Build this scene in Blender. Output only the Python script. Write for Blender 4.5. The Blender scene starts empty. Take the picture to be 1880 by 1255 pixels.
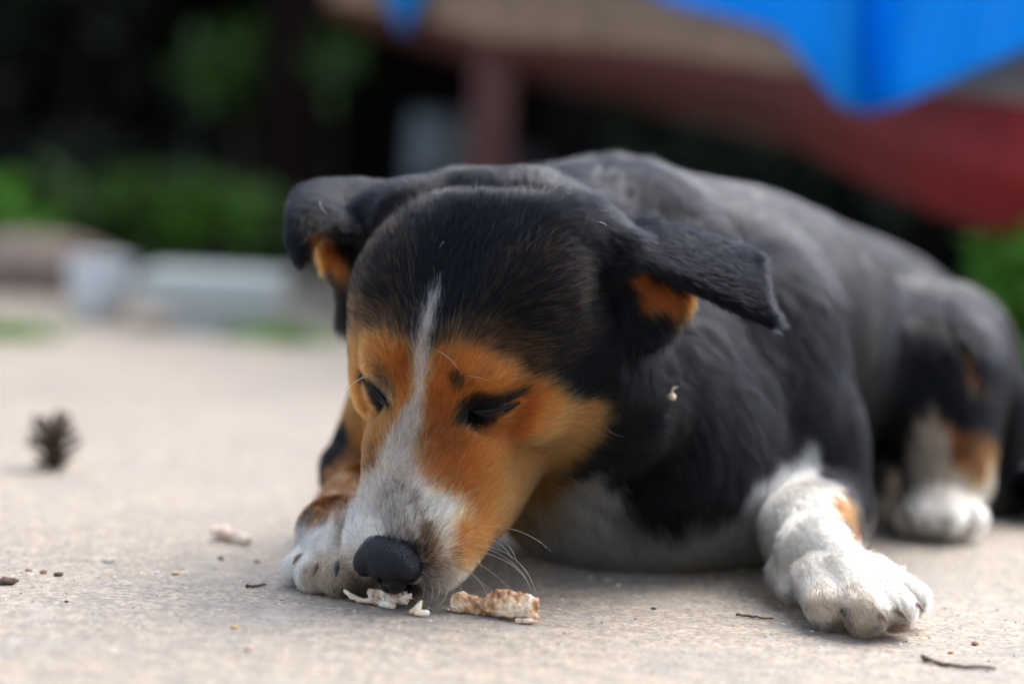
import bpy, math, random
import numpy as np
from mathutils import Vector, Matrix

FUR = True
rng = np.random.default_rng(7)
random.seed(7)
R = math.radians
S = bpy.context.scene

# ------------------------------------------------------------------ camera
FOC = 85 / 36 * 1880                     # focal length in photo pixels
CAM_H = .2156
ROLL = R(3.0)
PITCH = math.atan(327.5 / FOC)
FOCUS = 1.165
fwd = np.array([0, math.cos(PITCH), -math.sin(PITCH)])
r0 = np.array([1., 0, 0]); u0 = np.cross(r0, fwd)
RT = r0 * math.cos(ROLL) + u0 * math.sin(ROLL)
UP = -r0 * math.sin(ROLL) + u0 * math.cos(ROLL)
CP = np.array([0, 0, CAM_H])
cam = bpy.data.cameras.new('camera'); camo = bpy.data.objects.new('camera', cam)
S.collection.objects.link(camo); S.camera = camo
camo.matrix_world = Matrix(((RT[0], UP[0], -fwd[0], CP[0]), (RT[1], UP[1], -fwd[1], CP[1]),
                            (RT[2], UP[2], -fwd[2], CP[2]), (0, 0, 0, 1)))
cam.sensor_width = 36; cam.lens = 85; cam.clip_start = .05; cam.clip_end = 300
cam.dof.use_dof = True; cam.dof.focus_distance = FOCUS; cam.dof.aperture_fstop = 2.9

def at(px, py, d):
    """world point seen at a photo position, d metres in front of the lens"""
    return CP + fwd * d + RT * ((px - 940) / FOC * d) - UP * ((py - 627.5) / FOC * d)
def gnd(px, py, z=0.0):
    v = at(px, py, 1.) - CP
    return CP + v * ((z - CP[2]) / v[2])

# ------------------------------------------------------------------ light
SUN_EL, SUN_AZ = R(50), R(42)           # azimuth measured from +Y clockwise
w = bpy.data.worlds.new('World'); S.world = w; w.use_nodes = True
nt = w.node_tree; nt.nodes.clear()
sky = nt.nodes.new('ShaderNodeTexSky'); sky.sky_type = 'NISHITA'; sky.sun_disc = False
sky.sun_elevation = SUN_EL; sky.sun_rotation = SUN_AZ; sky.air_density = 1.0; sky.dust_density = 3.0; sky.ozone_density = .6
bg = nt.nodes.new('ShaderNodeBackground'); bg.inputs[1].default_value = .15
wo = nt.nodes.new('ShaderNodeOutputWorld')
hs = nt.nodes.new('ShaderNodeHueSaturation'); hs.inputs['Saturation'].default_value = .75
nt.links.new(sky.outputs[0], hs.inputs['Color']); nt.links.new(hs.outputs[0], bg.inputs[0]); nt.links.new(bg.outputs[0], wo.inputs[0])
sl = bpy.data.lights.new('sun', 'SUN'); sl.energy = 1.35; sl.angle = R(60); sl.color = (.90, .95, 1.)
so = bpy.data.objects.new('sun', sl); S.collection.objects.link(so)
sd = Vector((math.sin(SUN_AZ) * math.cos(SUN_EL), math.cos(SUN_AZ) * math.cos(SUN_EL), math.sin(SUN_EL)))
so.rotation_euler = sd.to_track_quat('Z', 'Y').to_euler()
S.view_settings.view_transform = 'Standard'; S.view_settings.look = 'None'
S.view_settings.exposure = 1.62; S.view_settings.gamma = 1
S.render.engine = 'CYCLES'
S.cycles.use_denoising = True; S.cycles.use_adaptive_sampling = False
S.cycles.max_bounces = 10; S.cycles.diffuse_bounces = 3; S.cycles.glossy_bounces = 4; S.cycles.transmission_bounces = 6
S.cycles_curves.shape = 'RIBBONS' if hasattr(S, 'cycles_curves') else None

# ------------------------------------------------------------------ helpers
COL = S.collection
def link(o, parent=None):
    COL.objects.link(o)
    if parent is not None: o.parent = parent
    return o
def tag(o, label=None, cat=None, group=None, kind=None):
    if label: o['label'] = label
    if cat: o['category'] = cat
    if group: o['group'] = group
    if kind: o['kind'] = kind
    return o
def empty(name, loc=(0, 0, 0)):
    o = bpy.data.objects.new(name, None); o.empty_display_size = .02; o.location = loc
    return link(o)
def local(V, parent):
    return np.asarray(V, float) - (np.array(parent.location) if parent is not None else 0)
def mesh(name, V, Fc, mat, parent=None, smooth=True, origin=None):
    V = np.asarray(V, float)
    o_loc = None
    if parent is not None: V = V - np.array(parent.location)
    elif origin is not None: V = V - np.array(origin)
    me = bpy.data.meshes.new(name)
    me.from_pydata(V.tolist(), [], [list(map(int, f)) for f in Fc]); me.update()
    if smooth: me.polygons.foreach_set('use_smooth', [True] * len(me.polygons))
    me.materials.append(mat)
    o = bpy.data.objects.new(name, me)
    if parent is None and origin is not None: o.location = origin
    return link(o, parent)
def quadmesh_fast(name, V, Q, mat, parent=None):
    if parent is not None: V = V - np.array(parent.location)
    me = bpy.data.meshes.new(name)
    n = len(Q)
    me.vertices.add(len(V)); me.vertices.foreach_set('co', V.astype(np.float32).ravel())
    me.loops.add(4 * n); me.loops.foreach_set('vertex_index', Q.astype(np.int32).ravel())
    me.polygons.add(n); me.polygons.foreach_set('loop_start', np.arange(0, 4 * n, 4, dtype=np.int32))
    me.polygons.foreach_set('use_smooth', np.ones(n, bool))
    me.update(calc_edges=True); me.validate()
    me.materials.append(mat)
    return link(bpy.data.objects.new(name, me), parent)

def mat_new(name):
    m = bpy.data.materials.new(name); m.use_nodes = True
    n = m.node_tree; b = n.nodes['Principled BSDF']
    return m, n, b
def N(n, t, **kw):
    x = n.nodes.new(t)
    for k, v in kw.items():
        if k in x.inputs: x.inputs[k].default_value = v
        else: setattr(x, k, v)
    return x
def plain(name, col, rough=.6, spec=.4, var=.25, scale=40, bump=.15, bscale=None):
    m, n, b = mat_new(name)
    tc = N(n, 'ShaderNodeTexCoord'); t = N(n, 'ShaderNodeTexNoise', Scale=scale, Detail=6., Roughness=.6)
    n.links.new(tc.outputs['Object'], t.inputs['Vector'])
    r = N(n, 'ShaderNodeValToRGB')
    c = np.array(col)
    r.color_ramp.elements[0].position = .3; r.color_ramp.elements[1].position = .7
    r.color_ramp.elements[0].color = (*(c * (1 - var)), 1); r.color_ramp.elements[1].color = (*np.minimum(1, c * (1 + var)), 1)
    n.links.new(t.outputs[0], r.inputs[0]); n.links.new(r.outputs[0], b.inputs['Base Color'])
    b.inputs['Roughness'].default_value = rough; b.inputs['Specular IOR Level'].default_value = spec
    if bump:
        t2 = N(n, 'ShaderNodeTexNoise', Scale=bscale or scale * 3, Detail=6.)
        n.links.new(tc.outputs['Object'], t2.inputs['Vector'])
        bp = N(n, 'ShaderNodeBump', Strength=bump, Distance=.002)
        n.links.new(t2.outputs[0], bp.inputs['Height']); n.links.new(bp.outputs[0], b.inputs['Normal'])
    return m

# ---- signed-distance modelling: a field on a regular grid, one surface out
class Field:
    def __init__(s, lo, hi, h):
        s.lo = np.array(lo, float); s.h = h
        s.n = np.ceil((np.array(hi) - s.lo) / h).astype(int) + 1
        s.d = np.full(s.n, .05, np.float32)
    def box(s, lo, hi):
        a = np.clip(np.floor((lo - s.lo) / s.h).astype(int), 0, s.n - 1)
        b = np.clip(np.ceil((hi - s.lo) / s.h).astype(int) + 1, 1, s.n)
        if (b <= a).any(): return None, None
        ax = [(s.lo[i] + s.h * np.arange(a[i], b[i])).astype(np.float32) for i in range(3)]
        return (slice(a[0], b[0]), slice(a[1], b[1]), slice(a[2], b[2])), np.meshgrid(*ax, indexing='ij')
    def blend(s, sl, f, k):
        g = s.d[sl]
        if k > 0:
            h = np.clip(.5 + .5 * (g - f) / k, 0, 1)
            s.d[sl] = g * (1 - h) + f * h - k * h * (1 - h)
        else: s.d[sl] = np.minimum(g, f)
    def cut(s, sl, f, k):
        g = s.d[sl]; f = -f
        h = np.clip(.5 - .5 * (g - f) / k, 0, 1)
        s.d[sl] = g * (1 - h) + f * h + k * h * (1 - h)
    def cone(s, a, b, ra, rb, k=.01, cut=False):
        a = np.array(a, float); b = np.array(b, float); m = max(ra, rb) + .03
        sl, g = s.box(np.minimum(a, b) - m, np.maximum(a, b) + m)
        if sl is None: return
        ba = b - a; L2 = ba @ ba + 1e-12
        px = [g[i] - a[i] for i in range(3)]
        t = np.clip((px[0] * ba[0] + px[1] * ba[1] + px[2] * ba[2]) / L2, 0, 1)
        f = np.sqrt(sum((px[i] - t * ba[i]) ** 2 for i in range(3))) - (ra + (rb - ra) * t)
        (s.cut if cut else s.blend)(sl, f.astype(np.float32), k)
    def ell(s, c, r, M=None, k=.01, cut=False):
        """M: rows are the ellipsoid's own axes in world space"""
        c = np.array(c, float); r = np.array(r, float); m = r.max() + .03
        sl, g = s.box(c - m, c + m)
        if sl is None: return
        p = np.stack([g[i] - c[i] for i in range(3)], -1)
        if M is not None: p = p @ np.asarray(M, np.float32).T
        q = p / r.astype(np.float32)
        k0 = np.sqrt((q ** 2).sum(-1)); k1 = np.sqrt(((q / r.astype(np.float32)) ** 2).sum(-1))
        f = np.where(k1 > 1e-6, k0 * (k0 - 1) / np.maximum(k1, 1e-6), -r.min())
        (s.cut if cut else s.blend)(sl, f.astype(np.float32), k)
    def sheet(s, ctrl, th, k=.004, nu=46, nv=34):
        """a curved flap of even thickness through a grid of control points"""
        P = np.array(ctrl, float)
        def res(A, n):                      # Catmull-Rom resample along axis 0
            m = len(A); t = np.linspace(0, m - 1 - 1e-6, n); i = t.astype(int); f = (t - i).reshape(-1, *[1] * (A.ndim - 1))
            g = lambda j: A[np.clip(j, 0, m - 1)]
            p0, p1, p2, p3 = g(i - 1), g(i), g(i + 1), g(i + 2)
            return .5 * (2 * p1 + (p2 - p0) * f + (2 * p0 - 5 * p1 + 4 * p2 - p3) * f ** 2 + (3 * p1 - p0 - 3 * p2 + p3) * f ** 3)
        Q = res(P, nu); Q = res(Q.transpose(1, 0, 2), nv).transpose(1, 0, 2).reshape(-1, 3)
        m = th + .012
        sl, g = s.box(Q.min(0) - m, Q.max(0) + m)
        p = np.stack(g, -1).reshape(-1, 3).astype(np.float32); Qf = Q.astype(np.float32)
        best = np.full(len(p), 9., np.float32); q2 = (Qf ** 2).sum(1)
        c0 = p.mean(0); p = p - c0; Qf = Qf - c0; q2 = (Qf ** 2).sum(1)
        for a in range(0, len(p), 20000):
            pp = p[a:a + 20000]
            best[a:a + 20000] = ((pp ** 2).sum(1)[:, None] - 2 * pp @ Qf.T + q2[None]).min(1)
        f = np.sqrt(np.maximum(best, 0)).reshape(g[0].shape) - th
        s.blend(sl, f, k)
        return Q
    def surface(s, smooth=2):
        """naive surface nets"""
        d = s.d; neg = d < 0
        cx = tuple(x - 1 for x in d.shape)
        cnt = np.zeros(cx, np.uint8)
        sub = lambda A, i, j, k: A[i:i + cx[0], j:j + cx[1], k:k + cx[2]]
        for i in (0, 1):
            for j in (0, 1):
                for k in (0, 1): cnt += sub(neg, i, j, k)
        act = (cnt > 0) & (cnt < 8)
        idx = np.full(cx, -1, np.int64); C = np.argwhere(act); idx[act] = np.arange(len(C))
        acc = np.zeros((len(C), 3)); num = np.zeros(len(C))
        corners = [(i, j, k) for i in (0, 1) for j in (0, 1) for k in (0, 1)]
        val = {c: d[C[:, 0] + c[0], C[:, 1] + c[1], C[:, 2] + c[2]].astype(float) for c in corners}
        for c in corners:
            for ax in range(3):
                if c[ax] == 0:
                    e = list(c); e[ax] = 1; e = tuple(e)
                    a, b = val[c], val[e]; x = (a < 0) != (b < 0)
                    t = np.where(x, a / np.where(x, a - b, 1), 0)
                    pt = np.tile(np.array(c, float), (len(C), 1)); pt[:, ax] += t
                    acc += pt * x[:, None]; num += x
        V = s.lo + s.h * (C + acc / num[:, None])
        Q = []
        for ax in range(3):
            o1, o2 = [a for a in range(3) if a != ax]
            sh = [slice(None)] * 3; sh2 = [slice(None)] * 3
            sh[ax] = slice(0, -1); sh2[ax] = slice(1, None)
            A = neg[tuple(sh)]; B = neg[tuple(sh2)]
            E = np.argwhere(A != B)
            E = E[(E[:, o1] > 0) & (E[:, o2] > 0) & (E[:, o1] < cx[o1]) & (E[:, o2] < cx[o2])]
            fl = A[E[:, 0], E[:, 1], E[:, 2]]
            def ci(da, db):
                c = E.copy(); c[:, o1] -= da; c[:, o2] -= db; return idx[c[:, 0], c[:, 1], c[:, 2]]
            q = np.stack([ci(1, 1), ci(0, 1), ci(0, 0), ci(1, 0)], 1)
            if ax == 1: fl = ~fl
            q[~fl] = q[~fl][:, ::-1]
            Q.append(q)
        Q = np.concatenate(Q); Q = Q[(Q >= 0).all(1)]
        for _ in range(smooth):
            S_ = np.zeros_like(V); n_ = np.zeros(len(V))
            for a in range(4):
                b = (a + 1) % 4
                for i in range(3): S_[:, i] += np.bincount(Q[:, a], V[Q[:, b], i], len(V)) + np.bincount(Q[:, b], V[Q[:, a], i], len(V))
                n_ += np.bincount(Q[:, a], minlength=len(V)) + np.bincount(Q[:, b], minlength=len(V))
            V = V * .5 + .5 * S_ / n_[:, None]
        return V, Q

# ------------------------------------------------------------------ the dog: pose of the head
HP = R(-44), R(-2), R(159)
def eul(e):
    a, b, c = e
    Rx = np.array([[1, 0, 0], [0, math.cos(a), -math.sin(a)], [0, math.sin(a), math.cos(a)]])
    Ry = np.array([[math.cos(b), 0, math.sin(b)], [0, 1, 0], [-math.sin(b), 0, math.cos(b)]])
    Rz = np.array([[math.cos(c), -math.sin(c), 0], [math.sin(c), math.cos(c), 0], [0, 0, 1]])
    return Rz @ Ry @ Rx
HM = eul(HP); HO = np.array([-.0308, 1.1890, .1125])
HAX = np.stack([-HM[:, 0], HM[:, 1], HM[:, 2]])     # rows: dog's left, forward, up
def hd(x, y, z):                                    # head millimetres (left, forward, up) -> world
    return HO + (x * HAX[0] + y * HAX[1] + z * HAX[2]) / 1000

#BODYSTART
def build_field(h=.0022):
    f = Field((-.16, 1.05, -.002), (.44, 1.86, .26), h)
    mm = .001
    # body axis
    ba = np.array([.30 - .085, 1.72 - 1.40, 0]); ba /= np.linalg.norm(ba); bl = np.array([ba[1], -ba[0], 0.])
    BM = np.stack([bl, ba, [0, 0, 1]])
    f.ell((.120, 1.465, .108), (.094, .16, .100), BM, .045)
    f.ell((.064, 1.395, .120), (.078, .085, .085), BM, .045)
    f.ell((.196, 1.59, .092), (.074, .16, .092), BM, .045)
    f.ell((.243, 1.67, .084), (.076, .12, .078), BM, .03)
    # neck, throat, chest
    f.cone(at(930, 490, 1.275), at(1090, 545, 1.365), .045, .067, .03)
    f.cone(at(1010, 640, 1.255), at(1180, 760, 1.34), .050, .074, .03)
    f.ell(at(1130, 850, 1.335), (.085, .06, .055), BM, .03)
    f.ell(at(1320, 900, 1.375), (.075, .06, .040), BM, .03)
    # dog's left fore leg (right in the photo)
    f.cone(at(1370, 620, 1.385), at(1450, 800, 1.37), .055, .038, .03)
    f.cone(at(1450, 800, 1.37), at(1512, 930, 1.365), .036, .023, .02)
    f.cone(at(1515, 940, 1.355), at(1480, 975, 1.262), .021, .0208, .015)
    f.cone(at(1482, 972, 1.262), at(1500, 1022, 1.225), .0205, .0185, .012)
    f.cone(at(1500, 1020, 1.225), at(1560, 1064, 1.195), .0180, .0145, .010)
    for a, b, ra, rb in ((at(1500, 1060, 1.195), at(1520, 1114, 1.158), .0125, .0100),
                         (at(1545, 1060, 1.185), at(1592, 1126, 1.145), .0125, .0108),
                         (at(1580, 1060, 1.185), at(1646, 1118, 1.152), .0115, .0100),
                         (at(1600, 1050, 1.205), at(1676, 1098, 1.180), .0095, .0085)):
        f.cone(a, b, ra, rb, .0022)
    f.cone(at(1436, 1050, 1.235), at(1447, 1075, 1.215), .008, .006, .006)
    # dog's right fore leg (left in the photo)
    f.cone(at(770, 760, 1.37), at(680, 862, 1.36), .042, .026, .02)
    f.cone(at(676, 890, 1.35), at(624, 985, 1.235), .0175, .0170, .015)
    f.cone(at(618, 985, 1.235), at(608, 1022, 1.210), .0172, .0150, .012)
    for a, b, ra, rb in ((at(585, 1015, 1.225), at(548, 1045, 1.205), .010, .0085),
                         (at(598, 1020, 1.215), at(578, 1056, 1.190), .011, .0095),
                         (at(618, 1022, 1.210), at(618, 1060, 1.183), .0115, .0095),
                         (at(640, 1025, 1.210), at(654, 1058, 1.187), .0105, .0090)):
        f.cone(a, b, ra, rb, .0022)
    # hind leg and tail
    f.ell(at(1718, 680, 1.57), (.042, .085, .056), BM, .022)
    f.cone(at(1725, 690, 1.53), at(1738, 860, 1.505), .040, .027, .02)
    f.cone(at(1738, 880, 1.52), at(1725, 930, 1.485), .024, .019, .01)
    for x, dd in ((1668, 1.49), (1700, 1.475), (1740, 1.472), (1778, 1.485)):
        f.cone(at(x * .6 + 1725 * .4, 915, dd + .02), at(x, 952, dd - .012), .012, .0105, .004)
    f.cone(at(1810, 760, 1.60), at(1820, 880, 1.60), .030, .020, .02)
    f.cone(at(1825, 880, 1.60), at(1960, 925, 1.56), .016, .012, .01)
    # ---- head
    f.ell(hd(0, -42, 0), (53 * mm, 57 * mm, 37 * mm), HAX, .01)
    f.ell(hd(0, -2, 7), (33 * mm, 28 * mm, 25 * mm), HAX, .015)          # forehead
    f.cone(hd(0, -74, 8), hd(0, -88, 6), .028, .018, .02)               # occiput
    for s in (1, -1):
        f.ell(hd(31 * s, -46, 14), (23 * mm, 38 * mm, 24 * mm), HAX, .03)  # temple
        f.ell(hd(22 * s, 8, 14), (14 * mm, 15 * mm, 12 * mm), HAX, .012)  # brow
        f.ell(hd(40 * s, -14, -20), (17 * mm, 32 * mm, 22 * mm), HAX, .02)  # cheek bone
        f.ell(hd(40 * s, -46, -40), (25 * mm, 40 * mm, 40 * mm), HAX, .02)  # jaw muscle
        f.ell(hd(20 * s, 30, -22), (14 * mm, 26 * mm, 18 * mm), HAX, .015)
        f.ell(hd(18 * s, 76, -38), (14 * mm, 24 * mm, 18 * mm), HAX, .012)  # upper lip
        f.ell(hd(20 * s, 46, -44), (14 * mm, 30 * mm, 20 * mm), HAX, .012)
    f.cone(hd(0, 22, -16), hd(0, 88, -30), .029, .018, .012)             # muzzle
    f.cone(hd(0, 20, -58), hd(0, 82, -54), .026, .0125, .010)            # lower jaw
    f.cone(hd(0, -50, -66), hd(0, 20, -60), .042, .030, .02)
    f.cone(at(1050, 640, 1.235), at(1110, 740, 1.25), .035, .030, .02)
    for s in (1, -1):
        f.ell(hd(30 * s, 26, -3), (13 * mm, 8 * mm, 7 * mm), HAX, .006, cut=True)   # eye socket
        f.ell(hd(27 * s, 13.5, -3), (12 * mm, 12 * mm, 10.5 * mm), HAX, .003)       # closed eye
    # ---- ears
    f.cone(at(1000, 430, 1.255), at(1060, 455, 1.235), .021, .020, .035)
    f.cone(at(820, 415, 1.268), at(745, 408, 1.266), .027, .0205, .02)
    f.cone(at(1085, 470, 1.225), at(1150, 470, 1.215), .022, .012, .015)
    f.sheet([[at(1060, 428, 1.240), at(1080, 455, 1.222), at(1120, 500, 1.200)],
             [at(1180, 412, 1.240), at(1180, 445, 1.218), at(1185, 486, 1.200)],
             [at(1290, 440, 1.240), at(1282, 478, 1.215), at(1262, 520, 1.198)],
             [at(1372, 466, 1.235), at(1368, 512, 1.210), at(1330, 553, 1.193)],
             [at(1390, 480, 1.225), at(1397, 545, 1.200), at(1420, 596, 1.190)]], .0026, .005)
    f.sheet([[at(1130, 500, 1.212), at(1135, 545, 1.205), at(1140, 610, 1.205)],
             [at(1195, 500, 1.212), at(1200, 550, 1.207), at(1190, 625, 1.207)],
             [at(1262, 535, 1.214), at(1254, 568, 1.212), at(1228, 600, 1.210)]], .003, .006)
    f.cone(at(740, 410, 1.25), at(690, 400, 1.258), .020, .012, .012)
    f.sheet([[at(780, 352, 1.290), at(735, 395, 1.265), at(700, 445, 1.240)],
             [at(675, 341, 1.290), at(655, 388, 1.262), at(645, 425, 1.240)],
             [at(602, 342, 1.285), at(594, 384, 1.255), at(590, 428, 1.238)],
             [at(560, 354, 1.280), at(550, 402, 1.250), at(562, 450, 1.236)],
             [at(547, 384, 1.270), at(537, 440, 1.250), at(552, 480, 1.240)]], .0030, .005)
    f.sheet([[at(580, 415, 1.25), at(610, 415, 1.253), at(650, 415, 1.25)],
             [at(590, 455, 1.256), at(615, 460, 1.256), at(660, 465, 1.25)],
             [at(605, 488, 1.26), at(625, 495, 1.26), at(665, 510, 1.255)]], .003, .006)
    f.cone(at(665, 480, 1.26), at(668, 570, 1.27), .012, .012, .015)
    return f
#BODYEND

# ------------------------------------------------------------------ coat pattern
# outlines of the coat's patches; each is carried onto the modelled surface and kept there in 3-D
CLS='KTOLWGMBPXEHSNQ'
# K black T tan O deep tan L light tan W white G grey pepper M cream B brown-black P dirty white X wart E eyeblack H black with tan streaks S sparse tan in black N dark brown lines between the toes Q tan with leg shade painted in
POLY=[
# ears inner
('O',[(570,425),(600,425),(640,480),(640,520),(600,492),(572,470)]),
('O',[(1150,515),(1168,492),(1204,501),(1278,545),(1240,593),(1224,580),(1178,560)]),
# forehead streak zones
('S',[(662,420),(720,400),(760,470),(770,560),(756,640),(655,640),(655,520)]),
('S',[(840,600),(900,480),(1000,430),(1080,470),(1080,640),(1010,700),(940,660),(800,650)]),
('H',[(655,560),(700,560),(745,590),(762,650),(650,660)]),
('H',[(792,660),(800,615),(840,590),(900,595),(960,620),(1000,650),(985,700),(940,680)]),
# tan face
('T',[(640,625),(668,612),(700,612),(741,625),(757,650),(762,700),(752,750),(730,804),(690,860),(640,850)]),
('T',[(786,668),(800,636),(836,630),(895,642),(939,662),(970,692),(1004,696),(1027,716),(1042,738),(1071,735),(1102,726),(1105,770),(1088,800),(1062,826),(1015,868),(985,915),(965,955),(930,1000),(880,1060),(840,1060),(820,1030),(830,960),(800,900),(760,850),(775,790)]),
('T',[(1009,868),(1045,862),(1000,915),(950,985),(930,1000),(960,950)]),
# deep
('O',[(735,640),(757,650),(755,700),(740,735),(728,700)]),
('O',[(783,700),(830,740),(826,780),(850,800),(880,815),(840,840),(800,850),(770,820),(778,760)]),
('O',[(935,760),(965,722),(985,720),(975,760),(945,810),(925,810)]),
('L',[(850,660),(920,665),(962,694),(930,712),(880,712),(855,690)]),
('L',[(1000,730),(1090,740),(1095,770),(1050,815),(1000,850),(960,930),(900,960),(930,880),(950,820)]),
# blaze
('G',[(798,530),(812,535),(800,580),(790,640),(787,700),(755,700),(760,640),(770,585)]),
('M',[(799,545),(810,545),(796,590),(787,640),(784,700),(760,700),(764,640),(776,590)]),
('M',[(764,690),(782,690),(779,745),(775,785),(765,816),(753,845),(770,870),(700,880),(692,840),(708,804),(732,775),(750,740)]),
('B',[(690,670),(705,675),(728,720),(722,750),(700,720)]),
# muzzle
('M',[(640,940),(655,890),(685,835),(720,800),(770,800),(768,860),(800,895),(700,920),(690,990),(640,1000)]),
('P',[(655,925),(690,915),(680,980),(655,990)]),
('W',[(752,870),(792,895),(855,915),(860,945),(835,965),(832,1030),(812,1035),(804,984),(778,962),(754,955),(740,915)]),
('G',[(715,880),(750,880),(765,905),(778,930),(760,965),(775,990),(760,1000),(650,1000),(668,960),(695,915)]),
('B',[(757,972),(792,965),(807,995),(818,1030),(792,1050),(772,1038),(778,1007)]),
('G',[(760,1045),(795,1048),(800,1105),(755,1105)]),
('M',[(795,1045),(818,1030),(880,1035),(885,1068),(830,1095),(790,1115)]),
('B',[(915,985),(955,945),(965,955),(940,990),(920,1005)]),
('E',[(773,958),(778,958),(778,963),(773,963)]),
('E',[(787,953),(792,953),(792,958),(787,958)]),
('E',[(804,949),(809,949),(809,954),(804,954)]),
# eyes
('E',[(826,778),(840,747),(858,730),(870,722),(909,728),(945,716),(962,708),(970,712),(950,732),(920,762),(886,783),(852,787)]),
('E',[(650,690),(690,696),(708,726),(720,750),(710,764),(692,748),(674,716)]),
('X',[(828,684),(848,684),(855,696),(849,712),(834,713),(827,700)]),
# chest
('W',[(1082,846),(1112,874),(1130,862),(1136,898),(1151,937),(1163,950),(1248,940),(1309,930),(1354,900),(1400,845),(1450,812),(1478,785),(1502,792),(1506,835),(1490,872),(1420,900),(1400,960),(1400,1060),(900,1060),(939,985),(967,931),(1030,874)]),
('P',[(1150,1010),(1390,1005),(1400,1060),(940,1060),(950,1025)]),
# fore leg right
('W',[(1375,920),(1434,885),(1480,872),(1514,880),(1556,987),(1600,985),(1720,1030),(1740,1180),(1551,1200),(1400,1130),(1370,990)]),
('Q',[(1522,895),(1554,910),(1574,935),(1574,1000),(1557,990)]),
('P',[(1490,1080),(1510,1070),(1530,1088),(1556,1115),(1558,1165),(1500,1155),(1484,1110)]),
('P',[(1545,1070),(1570,1062),(1605,1095),(1620,1130),(1670,1140),(1685,1185),(1560,1185),(1558,1115)]),
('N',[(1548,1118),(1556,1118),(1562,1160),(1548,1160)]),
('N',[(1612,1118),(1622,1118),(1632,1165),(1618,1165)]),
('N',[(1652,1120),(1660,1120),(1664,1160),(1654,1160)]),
# fore leg left
('Q',[(575,862),(640,815),(700,820),(690,880),(640,915),(615,945),(585,950),(565,930),(550,905)]),  # tan darkened to carry the deep shade on this leg
('M',[(700,855),(655,893),(625,930),(590,965),(680,1000),(700,960)]),
('W',[(640,915),(600,945),(570,950),(535,925),(480,960),(490,1010),(490,1110),(700,1110),(700,960)]),
('P',[(575,1015),(650,1010),(680,1040),(680,1090),(585,1090),(560,1060)]),
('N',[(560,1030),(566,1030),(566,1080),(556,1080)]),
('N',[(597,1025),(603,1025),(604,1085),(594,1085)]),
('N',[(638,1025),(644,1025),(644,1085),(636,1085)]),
# hind
('P',[(1700,726),(1746,765),(1825,785),(1825,860),(1810,995),(1680,1000),(1590,965),(1600,930),(1650,850),(1677,756)]),
('W',[(1640,900),(1800,880),(1812,990),(1690,998),(1640,970)]),
('Q',[(1721,740),(1746,768),(1828,785),(1828,825),(1798,862),(1755,850),(1740,790)]),  # hind tan darkened the same way, shade in the colour
('H',[(1765,630),(1795,660),(1800,716),(1760,700)]),
]

from mathutils.bvhtree import BVHTree
from mathutils.kdtree import KDTree
def inside(poly, x, y):
    c = False; n = len(poly)
    for i in range(n):
        x1, y1 = poly[i]; x2, y2 = poly[(i + 1) % n]
        if (y1 > y) != (y2 > y) and x < (x2 - x1) * (y - y1) / (y2 - y1) + x1: c = not c
    return c
PBB = [(c, p, min(q[0] for q in p), max(q[0] for q in p), min(q[1] for q in p), max(q[1] for q in p)) for c, p in POLY]
def patch(x, y):
    k = 'K'
    for c, p, x0, x1, y0, y1 in PBB:
        if x0 <= x <= x1 and y0 <= y <= y1 and inside(p, x, y): k = c
    return k
def coat_seeds(bv):
    out, code = [], []
    O = Vector(CP)
    def shoot(x, y):
        h = bv.ray_cast(O, Vector(at(x, y, 1.) - CP).normalized())
        if h[0] is not None: out.append(np.array(h[0])); code.append(CLS.index(patch(x, y)))
    for y in range(280, 1180, 8):
        for x in range(515, 1110, 8): shoot(x + (y // 8 % 2) * 4, y)
    for x0, x1, y0, y1, st in ((815, 1000, 670, 802, 4), (640, 730, 676, 776, 4), (740, 880, 900, 1080, 5), (650, 740, 880, 1000, 5), (745, 815, 525, 700, 5)):
        for y in range(y0, y1, st):
            for x in range(x0, x1, st): shoot(x + 1, y + 2)
    for y in range(280, 1180, 20):
        for x in range(1110, 1380, 18): shoot(x, y)
        for x in range(1380, 1880, 22): shoot(x, y)
    for y in range(780, 1180, 11):
        for x in range(1390, 1710, 11): shoot(x, y)
    P = np.array(out); K = np.array(code)
    L = (P - HO) @ HAX.T * 1000
    dz = (P - CP) @ fwd; px = (P - CP) @ RT / dz * FOC + 940
    head = (L[:, 1] > -60) & (np.abs(L[:, 0]) < 75) & (L[:, 1] < 110) & (L[:, 2] > -95) & (P[:, 1] < 1.27) & (px > 640) & (px < 1215)
    kd = KDTree(len(P))
    for i, q in enumerate(P): kd.insert(q, i)
    kd.balance()
    mp, mk = [], []
    for i in np.where(head & (L[:, 0] > 20))[0][::2]:      # the far cheek wears the same pattern
        l = L[i].copy(); l[0] *= -1
        q = HO + (l @ HAX) / 1000
        if kd.find(q)[2] > .008: mp.append(q); mk.append(K[i])
    return np.concatenate([P, np.array(mp)]), np.append(K, mk)

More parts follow.
